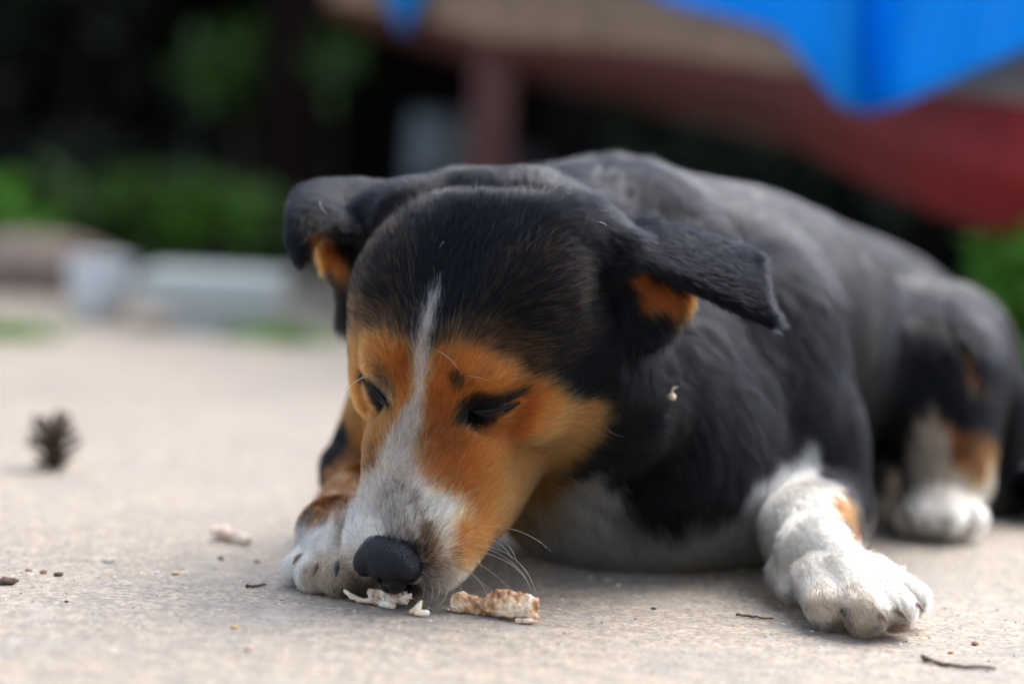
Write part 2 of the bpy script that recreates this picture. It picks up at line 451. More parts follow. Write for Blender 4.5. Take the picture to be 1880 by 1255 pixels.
# strand colours of each patch: (weight, rgb) mixtures of coat albedos, Q with shade painted in
BLK = (.0020, .0022, .0032); TAN = (.37, .115, .024); DTN = (.28, .072, .013); LTN = (.50, .205, .065); WHT = (.74, .67, .57)
CRM = (.62, .50, .40); GRY = (.30, .27, .25); DRT = (.42, .30, .20); BRN = (.022, .012, .008)
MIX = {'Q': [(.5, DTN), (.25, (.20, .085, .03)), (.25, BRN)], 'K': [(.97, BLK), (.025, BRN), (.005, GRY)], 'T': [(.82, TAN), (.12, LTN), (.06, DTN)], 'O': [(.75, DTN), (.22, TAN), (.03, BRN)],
       'L': [(.6, LTN), (.4, TAN)], 'W': [(.93, WHT), (.07, CRM)], 'G': [(.52, WHT), (.16, GRY), (.32, (.05, .035, .028))],
       'M': [(.45, (.50, .41, .35)), (.34, CRM), (.08, LTN), (.08, GRY)], 'B': [(.35, BRN), (.22, TAN), (.23, (.28, .20, .13)), (.20, CRM)], 'P': [(.28, CRM), (.44, (.30, .20, .12)), (.28, WHT)],
       'X': [(.92, BLK), (.08, WHT)], 'E': [(1., (.006, .006, .007))], 'H': [(.62, BRN), (.30, TAN), (.08, BLK)],
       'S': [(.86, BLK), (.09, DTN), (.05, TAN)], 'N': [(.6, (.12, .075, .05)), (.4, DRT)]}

def mix_colours(K, r):
    out = np.zeros((len(K), 3))
    for ci, c in enumerate(CLS):
        sel = np.where(K == ci)[0]
        if not len(sel): continue
        w_ = np.cumsum([m[0] for m in MIX[c]]); w_ /= w_[-1]
        pick = np.searchsorted(w_, r[sel] * .99999)
        out[sel] = np.array([m[1] for m in MIX[c]])[pick]
    return out
def mean_colours(K):
    T = np.array([sum(np.array(m[1]) * m[0] for m in MIX[c]) / sum(m[0] for m in MIX[c]) for c in CLS])
    return T[K]

# ------------------------------------------------------------------ lie of the coat
BA = np.array([.215, .32, 0]); BA /= np.linalg.norm(BA); BL = np.array([BA[1], -BA[0], 0.])
def hv(v): v = np.array(v, float) @ HAX; return v / np.linalg.norm(v)
ANC = []                                  # (position, direction of the hair, length mm, lift, density per mm2, radius mm)
def anc(p, d, ln, lift=.25, den=5., rad=.05): ANC.append((np.array(p), np.array(d, float) / np.linalg.norm(d), ln, lift, den, rad))
for s in (1, -1):
    for (p, d, ln, lift) in (((0, 88, -12), (0, -1, .35), 4, .25), ((8 * s, 78, -10), (.25 * s, -1, .2), 4.5, .25),
        ((0, 55, 2), (0, -1, .2), 6, .22), ((18 * s, 60, -12), (.3 * s, -1, .0), 5.5, .22), ((26 * s, 70, -36), (.2 * s, -1, -.25), 6, .3),
        ((20 * s, 92, -42), (.3 * s, -.7, -.8), 6, .35), ((26 * s, 40, -40), (.2 * s, -1, -.15), 7, .22), ((0, 26, 12), (0, -1, .5), 6, .2),
        ((20 * s, 26, -10), (.5 * s, -1, -.1), 5.5, .2), ((14 * s, 18, 20), (.35 * s, -1, .6), 8, .22), ((26 * s, 12, 18), (.9 * s, -.6, .5), 8, .22),
        ((36 * s, 8, 10), (1. * s, -.8, .1), 8, .2), ((34 * s, 10, -16), (.5 * s, -1, -.3), 7, .2), ((40 * s, -10, -30), (.2 * s, -1, -.2), 9, .22),
        ((0, 0, 36), (.15 * s, -1, .4), 11, .22), ((18 * s, -2, 34), (.55 * s, -1, .2), 12, .2), ((34 * s, -10, 26), (1. * s, -.9, -.1), 13, .2),
        ((46 * s, -20, 6), (.6 * s, -1, -.3), 13, .22), ((0, -45, 44), (.1 * s, -1, 0), 11, .25), ((24 * s, -40, 40), (.3 * s, -1, -.1), 11, .25),
        ((0, -85, 38), (0, -1, -.3), 14, .35), ((50 * s, -45, -10), (.2 * s, -1, -.5), 16, .3), ((52 * s, -45, -45), (.1 * s, -1, -.6), 18, .35),
        ((35 * s, -30, -80), (.1 * s, -1, -.5), 16, .35), ((22 * s, 20, -70), (.1 * s, -1, -.3), 9, .3), ((14 * s, 70, -66), (.1 * s, -1, -.3), 7, .3)):
        anc(hd(*p), hv(d), ln, lift, 4.6, .060)
# ears
eR = at(1400, 560, 1.2) - at(1100, 450, 1.23); eL = at(545, 400, 1.255) - at(730, 390, 1.26)
for p in ((1120, 440, 1.23), (1200, 440, 1.22), (1300, 480, 1.215), (1380, 530, 1.205)): anc(at(*p), eR + np.array([0, 0, .01]), 8, .3, 4, .055)
anc(at(1210, 540, 1.208), at(1260, 600, 1.20) - at(1180, 500, 1.205), 9, .3, 4, .055)
anc(at(1170, 620, 1.207), at(1180, 700, 1.20) - at(1160, 560, 1.205), 14, .3, 4, .055)
for p in ((700, 370, 1.27), (640, 370, 1.265), (580, 370, 1.26)): anc(at(*p), eL, 8, .3, 3, .06)
anc(at(545, 430, 1.25), at(545, 480, 1.24) - at(545, 380, 1.26), 7, .3, 3, .06)
anc(at(610, 460, 1.255), at(630, 500, 1.25) - at(590, 430, 1.25), 9, .35, 3, .06)
anc(at(640, 560, 1.262), at(650, 640, 1.26) - at(640, 520, 1.26), 15, .35, 3, .06)
# neck, trunk
dn = np.array([0, 0, -1.])
for p, d, ln, lf in ((at(1000, 330, 1.33), BA + .2 * BL, 24, .55), (at(1085, 320, 1.36), BA, 24, .42), (at(1150, 600, 1.28), BA + .6 * dn, 26, .4),
        (at(1180, 760, 1.27), BA * .4 + dn + .3 * BL, 26, .35), (at(1250, 850, 1.29), dn + .2 * BL, 24, .3), (at(1050, 930, 1.28), dn + .4 * BL, 24, .35),
        (at(1250, 980, 1.30), dn * .5 + BL * .6, 20, .25), (at(1300, 400, 1.40), BA + .3 * dn, 20, .25), (at(1380, 650, 1.33), BA * .6 + dn, 18, .2),
        (at(1480, 500, 1.45), BA + .3 * dn, 18, .18), (at(1600, 600, 1.55), BA + .4 * dn, 18, .18), (at(1700, 560, 1.62), BA + .5 * dn, 18, .2),
        ((0, 1.6, .15), BA + .3 * dn, 18, .2), ((-.02, 1.42, .12), BA * .5 + dn, 18, .2)):
    anc(p, d, ln, lf, 1.6, .085)
# legs
for p, d, ln in ((at(1500, 760, 1.36), dn + .2 * BL, 12), (at(1550, 900, 1.34), dn, 10), (at(1450, 930, 1.24), (.1, -.8, -.5), 7), (at(1540, 930, 1.25), (.3, -.8, -.6), 8),
        (at(1500, 1020, 1.20), (.5, -.8, -.5), 7), (at(1590, 1050, 1.18), (.6, -.8, -.35), 5.5), (at(1640, 1090, 1.15), (.5, -.8, -.6), 4.5), (at(1530, 1100, 1.15), (.35, -.8, -.8), 4.5),
        (at(650, 850, 1.33), (-.1, -.6, -.8), 10), (at(620, 960, 1.22), (-.1, -.9, -.4), 8), (at(560, 1020, 1.20), (-.4, -.8, -.5), 3.6), (at(620, 1040, 1.19), (0, -.9, -.5), 3.6)):
    anc(p, d, ln, .2, 4., .06)
for p, d, ln in ((at(1730, 620, 1.48), dn, 16), (at(1730, 800, 1.47), dn + .3 * BL, 14), (at(1725, 930, 1.47), (0, -.9, -.5), 9), (at(1830, 820, 1.57), dn, 14), (at(1900, 890, 1.57), (1, -.2, -.1), 24)):
    anc(p, d, ln, .25, 1.4, .09)
AP = np.array([a[0] for a in ANC]); AD = np.array([a[1] for a in ANC]); AV = np.array([a[2:] for a in ANC])
def lie(P):
    D = np.zeros((len(P), 3)); Vv = np.zeros((len(P), 4))
    for a in range(0, len(P), 50000):
        p = P[a:a + 50000]
        r2 = ((p[:, None, :] - AP[None]) ** 2).sum(-1) + .004 ** 2
        w_ = r2 ** -2.2; w_ /= w_.sum(1, keepdims=True)
        D[a:a + 50000] = w_ @ AD; Vv[a:a + 50000] = w_ @ AV
    return D, Vv

_wk = rng.normal(size=(24, 3)); _wk /= np.linalg.norm(_wk, axis=1)[:, None]; _ph = rng.uniform(0, 6.28, (24, 3))
def wave(P, freq):                        # smooth vector noise
    a = P @ _wk.T * freq
    return np.stack([np.sin(a + _ph[:, i]).mean(1) * 2.2 for i in range(3)], 1)

def mat_hair(name, rough=.20, coat=0.):
    m = bpy.data.materials.new(name); m.use_nodes = True; n = m.node_tree; n.nodes.clear()
    o = N(n, 'ShaderNodeOutputMaterial'); h = N(n, 'ShaderNodeBsdfHairPrincipled')
    at_ = N(n, 'ShaderNodeAttribute', attribute_name='coat')
    h.parametrization = 'COLOR'
    n.links.new(at_.outputs['Color'], h.inputs['Color'])
    h.inputs['Roughness'].default_value = rough; h.inputs['Radial Roughness'].default_value = .3
    h.inputs['Random Roughness'].default_value = .3; h.inputs['IOR'].default_value = 1.45
    gl = N(n, 'ShaderNodeAttribute', attribute_name='gloss'); mr = N(n, 'ShaderNodeMapRange')
    mr.inputs['To Min'].default_value = 1.25; mr.inputs['To Max'].default_value = 1.40
    n.links.new(gl.outputs['Fac'], mr.inputs['Value']); n.links.new(mr.outputs[0], h.inputs['IOR'])
    n.links.new(h.outputs[0], o.inputs['Surface'])
    return m
def hair_object(name, PTS, rad, colour, mat, parent, gloss=None):
    """PTS (n, k, 3) strands, rad (n,), colour (n, 3)"""
    n, k, _ = PTS.shape
    h = bpy.data.hair_curves.new(name); h.add_curves([k] * n)
    P = (PTS - np.array(parent.location)).astype(np.float32)
    h.attributes['position'].data.foreach_set('vector', P.ravel())
    t = np.linspace(0, 1, k); prof = np.where(t < .5, 1, 1 - (t - .5) * 1.7)
    a = h.attributes.get('radius') or h.attributes.new('radius', 'FLOAT', 'POINT')
    a.data.foreach_set('value', (rad[:, None] * prof[None]).astype(np.float32).ravel())
    c = h.attributes.new('coat', 'FLOAT_COLOR', 'CURVE')
    c.data.foreach_set('color', np.concatenate([colour, np.ones((n, 1))], 1).astype(np.float32).ravel())
    if gloss is not None:
        h.attributes.new('gloss', 'FLOAT', 'CURVE').data.foreach_set('value', gloss.astype(np.float32))
    h.materials.append(mat)
    return link(bpy.data.objects.new(name, h), parent)

# ------------------------------------------------------------------ build the dog
dog = empty('dog', (.10, 1.38, 0))
tag(dog, 'black, tan and white dog lying on concrete, nose down beside a chewed bone', 'dog')
field = build_field()
BV, BQ = field.surface(2)
bv = BVHTree.FromPolygons(BV.tolist(), BQ.tolist())
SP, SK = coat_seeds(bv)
skd = KDTree(len(SP))
for i, q in enumerate(SP): skd.insert(q, i)
skd.balance()
skin, n_, b_ = mat_new('skin_and_undercoat')
a_ = N(n_, 'ShaderNodeAttribute', attribute_name='coat')
n_.links.new(a_.outputs['Color'], b_.inputs['Base Color']); b_.inputs['Roughness'].default_value = .75; b_.inputs['Specular IOR Level'].default_value = .05
body = quadmesh_fast('body', BV, BQ, skin, dog)
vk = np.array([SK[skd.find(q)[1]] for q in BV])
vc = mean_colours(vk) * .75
for _ in range(5):                        # the undercoat blends where patches meet
    acc = np.zeros_like(vc); num = np.zeros(len(vc))
    for a in range(4):
        for b in ((a + 1) % 4, (a + 3) % 4):
            for i in range(3): acc[:, i] += np.bincount(BQ[:, a], vc[BQ[:, b], i], len(vc))
            num += np.bincount(BQ[:, a], minlength=len(vc))
    vc = .4 * vc + .6 * acc / num[:, None]
ca = body.data.attributes.new('coat', 'FLOAT_COLOR', 'POINT')
ca.data.foreach_set('color', np.concatenate([vc, np.ones((len(vc), 1))], 1).astype(np.float32).ravel())

def bez(pts, n=10):
    P = np.array(pts, float); out = []
    for t in np.linspace(0, 1, n):
        Q = P.copy()
        while len(Q) > 1: Q = Q[:-1] * (1 - t) + Q[1:] * t
        out.append(Q[0])
    return np.array(out)
def hit(px, py, off=0.):
    for k in range(60):                   # step towards the face if the spot just misses
        qx, qy = px + (820 - px) * k * .01, py + (800 - py) * k * .01
        h = bv.ray_cast(Vector(CP), Vector(at(qx, qy, 1.) - CP).normalized())
        if h[0] is not None and h[3] < (1.8 if px > 1620 and py < 1000 else 1.45): break
    p = np.array(h[0]); n = np.array(h[1]); n = n if n @ (CP - p) > 0 else -n
    return p + n * off, n
SLITS = ([(866, 752), (884, 758), (910, 758), (934, 749), (954, 738)], [(672, 702), (684, 712), (696, 722), (706, 733), (713, 744)])
def noskin(P):
    """bare places: nose leather, closed lids, under the belly"""
    L = (P - HO) @ HAX.T * 1000
    k = (((L - np.array([0, 105, -31])) / np.array([16, 11, 11])) ** 2).sum(1) < 1
    return k | (P[:, 2] < .0025)

if FUR:
    A, B, C_, D_ = (BV[BQ[:, i]] for i in range(4))
    nrm = np.cross(C_ - A, D_ - B); area = np.linalg.norm(nrm, axis=1) * .5; nrm /= np.maximum(np.linalg.norm(nrm, axis=1), 1e-12)[:, None]
    ctr = (A + B + C_ + D_) / 4
    if ((ctr - ctr.mean(0)) * nrm).sum() < 0: nrm = -nrm
    D, Vv = lie(ctr)
    den = Vv[:, 2].copy()
    view = CP - ctr; view /= np.linalg.norm(view, axis=1)[:, None]
    den *= np.where((nrm * view).sum(1) > -.35, 1., .25)       # the far side needs a thinner coat
    cnt = rng.poisson(area * 1e6 * den)
    fi = np.repeat(np.arange(len(BQ)), cnt)
    u, v = rng.random((2, len(fi)))[:, :, None]
    P = (A[fi] * (1 - u) + B[fi] * u) * (1 - v) + (D_[fi] * (1 - u) + C_[fi] * u) * v
    nr = nrm[fi]
    ok = ~noskin(P)
    for slit in SLITS:
        sp_ = np.array([hit(x, y)[0] for x, y in slit]); sp_ = bez(sp_, 14)
        near = np.where(((P - sp_.mean(0)) ** 2).sum(1) < .02 ** 2)[0]
        dm = np.sqrt(((P[near][:, None] - sp_[None]) ** 2).sum(-1)).min(1)
        ok[near[dm < .0026]] = False
    muz = (P - HO) @ HAX[1] > .040; crown = ((P - HO) @ HAX[2] > .012) & (P[:, 1] < 1.25)
    ok &= ~(crown & ~muz & (rng.random(len(P)) < .15))
    P = P[ok]; nr = nr[ok]; fi = fi[ok]
    D, Vv = lie(P)
    n = len(P); print('strands', n)
    ln = Vv[:, 0] / 1000 * rng.uniform(.6, 1.15, n); lift = Vv[:, 1]; rad = Vv[:, 3] / 1000 * rng.uniform(.7, 1.2, n)
    muz = (P - HO) @ HAX[1] > .040; crown = ((P - HO) @ HAX[2] > .012) & (P[:, 1] < 1.25)
    rad = rad * np.where(muz, 1.25, np.where(crown, 1.2, 1.)); ln = ln * np.where(muz, 1.25, 1.); lift = lift + np.where(P[:, 2] < .045, .03, np.where(P[:, 1] < 1.26, .11, .05)) * 1. + .08 * (muz & (P[:, 2] < .045))
    D = D + .30 * wave(P, 130) * np.minimum(1.6, Vv[:, 0:1] / 13 + .3) + .26 * wave(P, 420) * np.minimum(1.6, Vv[:, 0:1] / 12) + rng.normal(size=(n, 3)) * .07
    t = D - nr * (D * nr).sum(1)[:, None]; t /= np.maximum(np.linalg.norm(t, axis=1), 1e-9)[:, None]
    # locks: neighbouring tips lean together
    cell = np.floor((P + .0012 * wave(P, 600)) / np.maximum(.0022, .00024 * Vv[:, 0:1])).astype(np.int64)
    key = (cell[:, 0] * 73856093) ^ (cell[:, 1] * 19349663) ^ (cell[:, 2] * 83492791)
    _, inv = np.unique(key, return_inverse=True); c = np.bincount(inv)
    M_ = np.stack([np.bincount(inv, P[:, i]) / c for i in range(3)], 1)[inv]
    lockn = rng.normal(size=(len(c), 3))[inv] * .10
    t = t + lockn - nr * (lockn * nr).sum(1)[:, None]
    spot = P + rng.normal(size=(n, 3)) * (.0012 + .045 * ln[:, None]) * np.where(((P - HO) @ HAX[1] > .045) | (P[:, 2] < .045), 2.4, 1.)[:, None] + .0008 * wave(P, 900)
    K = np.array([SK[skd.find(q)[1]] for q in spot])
    ln = ln * np.where(K == CLS.index('E'), .62, 1.) * np.where(K == CLS.index('X'), .5, 1.)
    lift = np.where(K == CLS.index('X'), 1.1, lift)
    K_ = 5
    PT = np.zeros((n, K_, 3))
    lf = (lift * rng.uniform(.5, 1.6, n))[:, None]
    for j in range(K_):
        s = j / (K_ - 1)
        up = lf * (s - .45 * s * s)
        PT[:, j] = P + ln[:, None] * (t * s * np.sqrt(np.maximum(.2, 1 - lf ** 2)) + nr * up) + (M_ - P) * (.45 * s * s) + nr * (.0003 * (j > 0) - .0002)
    # gravity on the long hairs
    g = (ln ** 2 * 2.0)[:, None]
    for j in range(K_): PT[:, j, 2] -= (g * (j / (K_ - 1)) ** 2)[:, 0]
    PT[:, :, 2] = np.maximum(PT[:, :, 2], .0006)
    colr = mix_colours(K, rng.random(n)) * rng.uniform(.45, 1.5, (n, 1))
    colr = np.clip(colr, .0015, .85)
    furm = mat_hair('coat_hair')
    sleek = np.clip((P[:, 1] - 1.25) / .12, 0, 1) * np.clip((P[:, 2] - .07) / .08, 0, 1) * rng.uniform(.5, 1.3, n)
    furo = hair_object('fur', PT, rad, colr, furm, dog, sleek)

# ------------------------------------------------------------------ ground
gm, n, b = mat_new('concrete')
tc = N(n, 'ShaderNodeTexCoord')
def noise(sc, det=6, rough=.6):
    t = N(n, 'ShaderNodeTexNoise', Scale=float(sc), Detail=float(det), Roughness=rough); n.links.new(tc.outputs['Object'], t.inputs['Vector']); return t.outputs[0]
def ramp(x, p0, c0, p1, c1):
    r = N(n, 'ShaderNodeValToRGB'); e = r.color_ramp.elements
    e[0].position = p0; e[1].position = p1; e[0].color = (*c0, 1); e[1].color = (*c1, 1); n.links.new(x, r.inputs[0]); return r.outputs[0]
def mixc(f, a, b_, mode='MIX'):
    m = N(n, 'ShaderNodeMix', data_type='RGBA', blend_type=mode)
    for i, x in ((0, f), (6, a), (7, b_)):
        if hasattr(x, 'links'): n.links.new(x, m.inputs[i])
        else: m.inputs[i].default_value = x if i == 0 else (*x, 1)
    return m.outputs[2]
base = ramp(noise(3.5), .35, (.225, .172, .122), .68, (.335, .272, .205))
fine = ramp(noise(260, 8, .7), .36, (.13, .092, .060), .60, (.54, .455, .36))
c = mixc(.6, base, fine)
c = mixc(.55, c, mixc(1., c, ramp(noise(75, 5, .6), .38, (.62, .66, .72), .62, (1.35, 1.3, 1.24)), 'MULTIPLY'))
c = mixc(mixc(1., ramp(noise(11, 8, .7), .50, (0, 0, 0), .66, (.7, .7, .7)), (1, 1, 1), 'MULTIPLY'), c, (.21, .19, .17))
c = mixc(ramp(noise(22, 8, .75), .56, (0, 0, 0), .64, (.55, .55, .55)), c, (.46, .40, .33))
v1 = N(n, 'ShaderNodeTexVoronoi', Scale=330.); n.links.new(tc.outputs['Object'], v1.inputs['Vector'])
sp = ramp(v1.outputs['Distance'], .10, (1, 1, 1), .22, (0, 0, 0))
c = mixc(mixc(1., sp, ramp(noise(60), .55, (0, 0, 0), .62, (.8, .8, .8)), 'MULTIPLY'), c, (.13, .12, .13))
v2 = N(n, 'ShaderNodeTexVoronoi', Scale=210.); n.links.new(tc.outputs['Object'], v2.inputs['Vector'])
sp2 = ramp(v2.outputs['Distance'], .14, (1, 1, 1), .26, (0, 0, 0))
c = mixc(mixc(1., sp2, ramp(noise(35), .56, (0, 0, 0), .64, (.8, .8, .8)), 'MULTIPLY'), c, (.70, .66, .60))
n.links.new(c, b.inputs['Base Color']); b.inputs['Roughness'].default_value = .6; b.inputs['Specular IOR Level'].default_value = .5
bp = N(n, 'ShaderNodeBump', Strength=.9, Distance=.0022); n.links.new(noise(170, 9, .72), bp.inputs['Height']); n.links.new(bp.outputs[0], b.inputs['Normal'])
g = mesh('concrete_pavement', [(-40, -10, 0), (40, -10, 0), (40, 90, 0), (-40, 90, 0)], [(0, 1, 2, 3)], gm, smooth=False)
tag(g, kind='structure')

# ------------------------------------------------------------------ finer parts of the dog
def field_mesh(name, lo, hi, h, fn, mat, parent=None, smooth=1, origin=None):
    f = Field(lo, hi, h); fn(f); V, Q = f.surface(smooth)
    if parent is None:
        e = np.array(origin); V = V - e
    o = quadmesh_fast(name, V, Q, mat, parent)
    if parent is None: o.location = origin
    return o
nm, n, b = mat_new('nose_leather')
tc = N(n, 'ShaderNodeTexCoord'); v = N(n, 'ShaderNodeTexVoronoi', Scale=1500.); n.links.new(tc.outputs['Object'], v.inputs['Vector'])
bp = N(n, 'ShaderNodeBump', Strength=.9, Distance=.0005); n.links.new(v.outputs['Distance'], bp.inputs['Height']); n.links.new(bp.outputs[0], b.inputs['Normal'])
b.inputs['Base Color'].default_value = (.006, .006, .009, 1); b.inputs['Roughness'].default_value = .24; b.inputs['Specular IOR Level'].default_value = .2
def nose_fn(f):
    mm = .001
    f.ell(hd(0, 98, -23.5), (14.8 * mm, 13 * mm, 10.2 * mm), HAX, .003)
    f.ell(hd(0, 106, -26.5), (7 * mm, 7 * mm, 8 * mm), HAX, .003)
    f.ell(hd(0, 103, -36), (8 * mm, 7 * mm, 9 * mm), HAX, .003)
    for s in (1, -1):
        f.ell(hd(11 * s, 102, -26.5), (6.5 * mm, 8 * mm, 7.5 * mm), HAX, .002)
    for s in (1, -1):
        f.ell(hd(8.5 * s, 111, -29.5), (3.4 * mm, 6 * mm, 3.2 * mm), HAX, .0012, cut=True)
        f.cone(hd(9.5 * s, 110, -28), hd(18 * s, 103, -27.5), .0020, .0016, .001, cut=True)
        f.cone(hd(18 * s, 103, -27.5), hd(18 * s, 97, -24), .0016, .0009, .001, cut=True)
    f.cone(hd(0, 112.5, -24), hd(0, 107, -46), .0007, .0008, .001, cut=True)
c0 = hd(0, 100, -28)
field_mesh('nose', c0 - .03, c0 + .03, .0006, nose_fn, nm, dog)

lidm, n, b = mat_new('bare_eyelid')
b.inputs['Base Color'].default_value = (.004, .0035, .004, 1); b.inputs['Roughness'].default_value = .75; b.inputs['Specular IOR Level'].default_value = .25
eyem, n, b = mat_new('wet_eye')
b.inputs['Base Color'].default_value = (.006, .004, .003, 1); b.inputs['Roughness'].default_value = .05
clawm = plain('horn_claw', (.16, .09, .055), .35, .5, .4, 300, .1)
dclawm = plain('dark_claw', (.03, .022, .02), .3, .5, .4, 300, .1)
whm = mat_hair('whisker_hair', .2)

def tube(P, rad, seg=8, closed_ends=True):
    P = np.asarray(P, float); m = len(P); rad = np.broadcast_to(rad, (m,))
    V, Fc = [], []
    T = np.gradient(P, axis=0); T /= np.linalg.norm(T, axis=1)[:, None]
    ref = np.array([0, 0, 1.]) if abs(T[0, 2]) < .9 else np.array([1., 0, 0])
    for i in range(m):
        a = np.cross(T[i], ref); a /= np.linalg.norm(a); c = np.cross(T[i], a); ref = np.cross(a, T[i])
        for j in range(seg):
            q = 2 * math.pi * j / seg; V.append(P[i] + rad[i] * (math.cos(q) * a + math.sin(q) * c))
    for i in range(m - 1):
        for j in range(seg):
            Fc.append((i * seg + j, i * seg + (j + 1) % seg, (i + 1) * seg + (j + 1) % seg, (i + 1) * seg + j))
    Fc.append(tuple(range(seg))[::-1]); Fc.append(tuple((m - 1) * seg + j for j in range(seg)))
    return V, Fc
def uvball(c, r, M=None, nu=24, nv=16):
    V, Fc = [], []
    for i in range(nv + 1):
        th = math.pi * i / nv
        for j in range(nu):
            ph = 2 * math.pi * j / nu
            q = np.array([math.sin(th) * math.cos(ph), math.sin(th) * math.sin(ph), math.cos(th)]) * r
            V.append(np.array(c) + (q @ M if M is not None else q))
    for i in range(nv):
        for j in range(nu):
            Fc.append((i * nu + j, i * nu + (j + 1) % nu, (i + 1) * nu + (j + 1) % nu, (i + 1) * nu + j))
    return V, Fc
for slit in SLITS:
    P = np.array([hit(x, y, .0006)[0] for x, y in slit]); P = bez(P, 12)
    nn = np.mean([hit(x, y)[1] for x, y in slit], axis=0)
    rr = .0003 + .0005 * np.sin(np.linspace(.15, 3.0, 12))
    up_ = np.cross(nn, P[-1] - P[0]); up_ /= np.linalg.norm(up_); up_ *= 1 if up_[2] > 0 else -1
    arc = np.sin(np.linspace(0, math.pi, 12))[:, None]
    V, Fc = tube(P + up_ * .0012 * arc + nn * .0006 * arc, rr * 1.5, 8); mesh('upper_eyelid', V, Fc, lidm, dog)
    V, Fc = tube(P - up_ * .0016 * arc + nn * .0004 * arc, rr, 8); mesh('lower_eyelid', V, Fc, lidm, dog)
    c = P[6] - nn * .0080
    V, Fc = uvball(c, .0078); mesh('eye', V, Fc, eyem, dog)

def claw(px, py, d, dirv, ln=.006, r=.0016, mat=None):
    p = at(px, py, d); dv = np.array(dirv, float); dv /= np.linalg.norm(dv)
    P = bez([p - dv * ln * .5, p + dv * ln * .4 + np.array([0, 0, .0012]), p + dv * ln * .8 - np.array([0, 0, ln * .35])], 7)
    V, Fc = tube(P, np.array([1, 1, .95, .85, .65, .42, .15]) * r, 8)
    mesh('claw', V, Fc, mat or clawm, dog)
def claw_on(px, py, dirv, ln=.007, r=.0017, mat=None, off=.0012):
    p, n_ = hit(px, py, off)
    q = (p - CP) @ fwd
    claw(px, py, q, dirv, ln, r, mat)
claw_on(1554, 1128, (.5, -.7, -.55), .0065, .0017, dclawm, .0004)
claw_on(1618, 1128, (.5, -.8, -.3), .006, .0015, None, .0002)
claw_on(1650, 1122, (.7, -.6, -.3), .006, .0015, None, .0002)
claw_on(1682, 1108, (.7, -.6, -.3), .0055, .0013, None, .0002)
claw_on(549, 1022, (-.7, -.7, -.4), .005, .0014, None, .0)
claw_on(579, 1042, (-.3, -.8, -.5), .005, .0015, None, .0002)
claw_on(618, 1040, (.0, -.8, -.5), .0055, .0015, dclawm, .0002)
for x in (1668, 1700, 1740, 1778): claw_on(x, 958, (0, -.9, -.4), .005, .0013)

# whiskers, brow bristles and stray guard hairs
Wk = []
def whisk(a, c, e, de, dc=None):
    p0 = hit(*a, -.0005)[0]; d0 = (p0 - CP) @ fwd
    Wk.append(bez([p0, at(*c, dc or (d0 * .5 + de * .5) - .004), at(*e, de)], 9))
for a, c, e, de in (((868, 985), (930, 985), (945, 1040), 1.15), ((878, 975), (950, 985), (950, 1050), 1.15), ((858, 998), (960, 1000), (985, 1090), 1.14),
        ((862, 1010), (950, 1020), (975, 1080), 1.14), ((842, 1003), (880, 1005), (885, 1050), 1.14), ((865, 1028), (900, 1040), (945, 1090), 1.14),
        ((850, 1040), (880, 1060), (895, 1090), 1.145), ((858, 1050), (880, 1065), (905, 1085), 1.145), ((835, 1055), (845, 1070), (850, 1095), 1.14),
        ((803, 1060), (815, 1085), (797, 1105), 1.135), ((790, 1062), (798, 1085), (790, 1108), 1.135), ((778, 1065), (782, 1080), (775, 1098), 1.135),
        ((812, 1062), (835, 1090), (800, 1116), 1.135), ((872, 965), (960, 960), (1010, 1010), 1.16), ((1010, 868), (1060, 868), (1095, 930), 1.19),
        ((1000, 885), (1030, 890), (1062, 915), 1.19), ((662, 905), (640, 915), (628, 945), 1.16), ((664, 935), (640, 930), (612, 950), 1.16),
        ((788, 638), (830, 650), (848, 690), 1.15), ((700, 690), (680, 675), (655, 700), 1.16), ((695, 678), (668, 655), (664, 680), 1.16),
        ((690, 690), (650, 690), (630, 725), 1.165), ((868, 1000), (930, 1010), (968, 1062), 1.145), ((848, 690), (880, 690), (900, 700), 1.15),
        ((1098, 752), (1110, 800), (1150, 802), 1.19), ((905, 440), (893, 450), (895, 465), 1.19), ((820, 440), (810, 445), (805, 458), 1.19),
        ((1080, 412), (1100, 400), (1115, 415), 1.19), ((590, 365), (582, 375), (600, 392), 1.22), ((1330, 445), (1345, 455), (1362, 452), 1.2)):
    whisk(a, c, e, de)
n_w = len(Wk)
hair_object('whiskers', np.array(Wk), np.full(n_w, .00016), np.tile([[.84, .82, .78]], (n_w, 1)), whm, dog, np.full(n_w, 1.8))

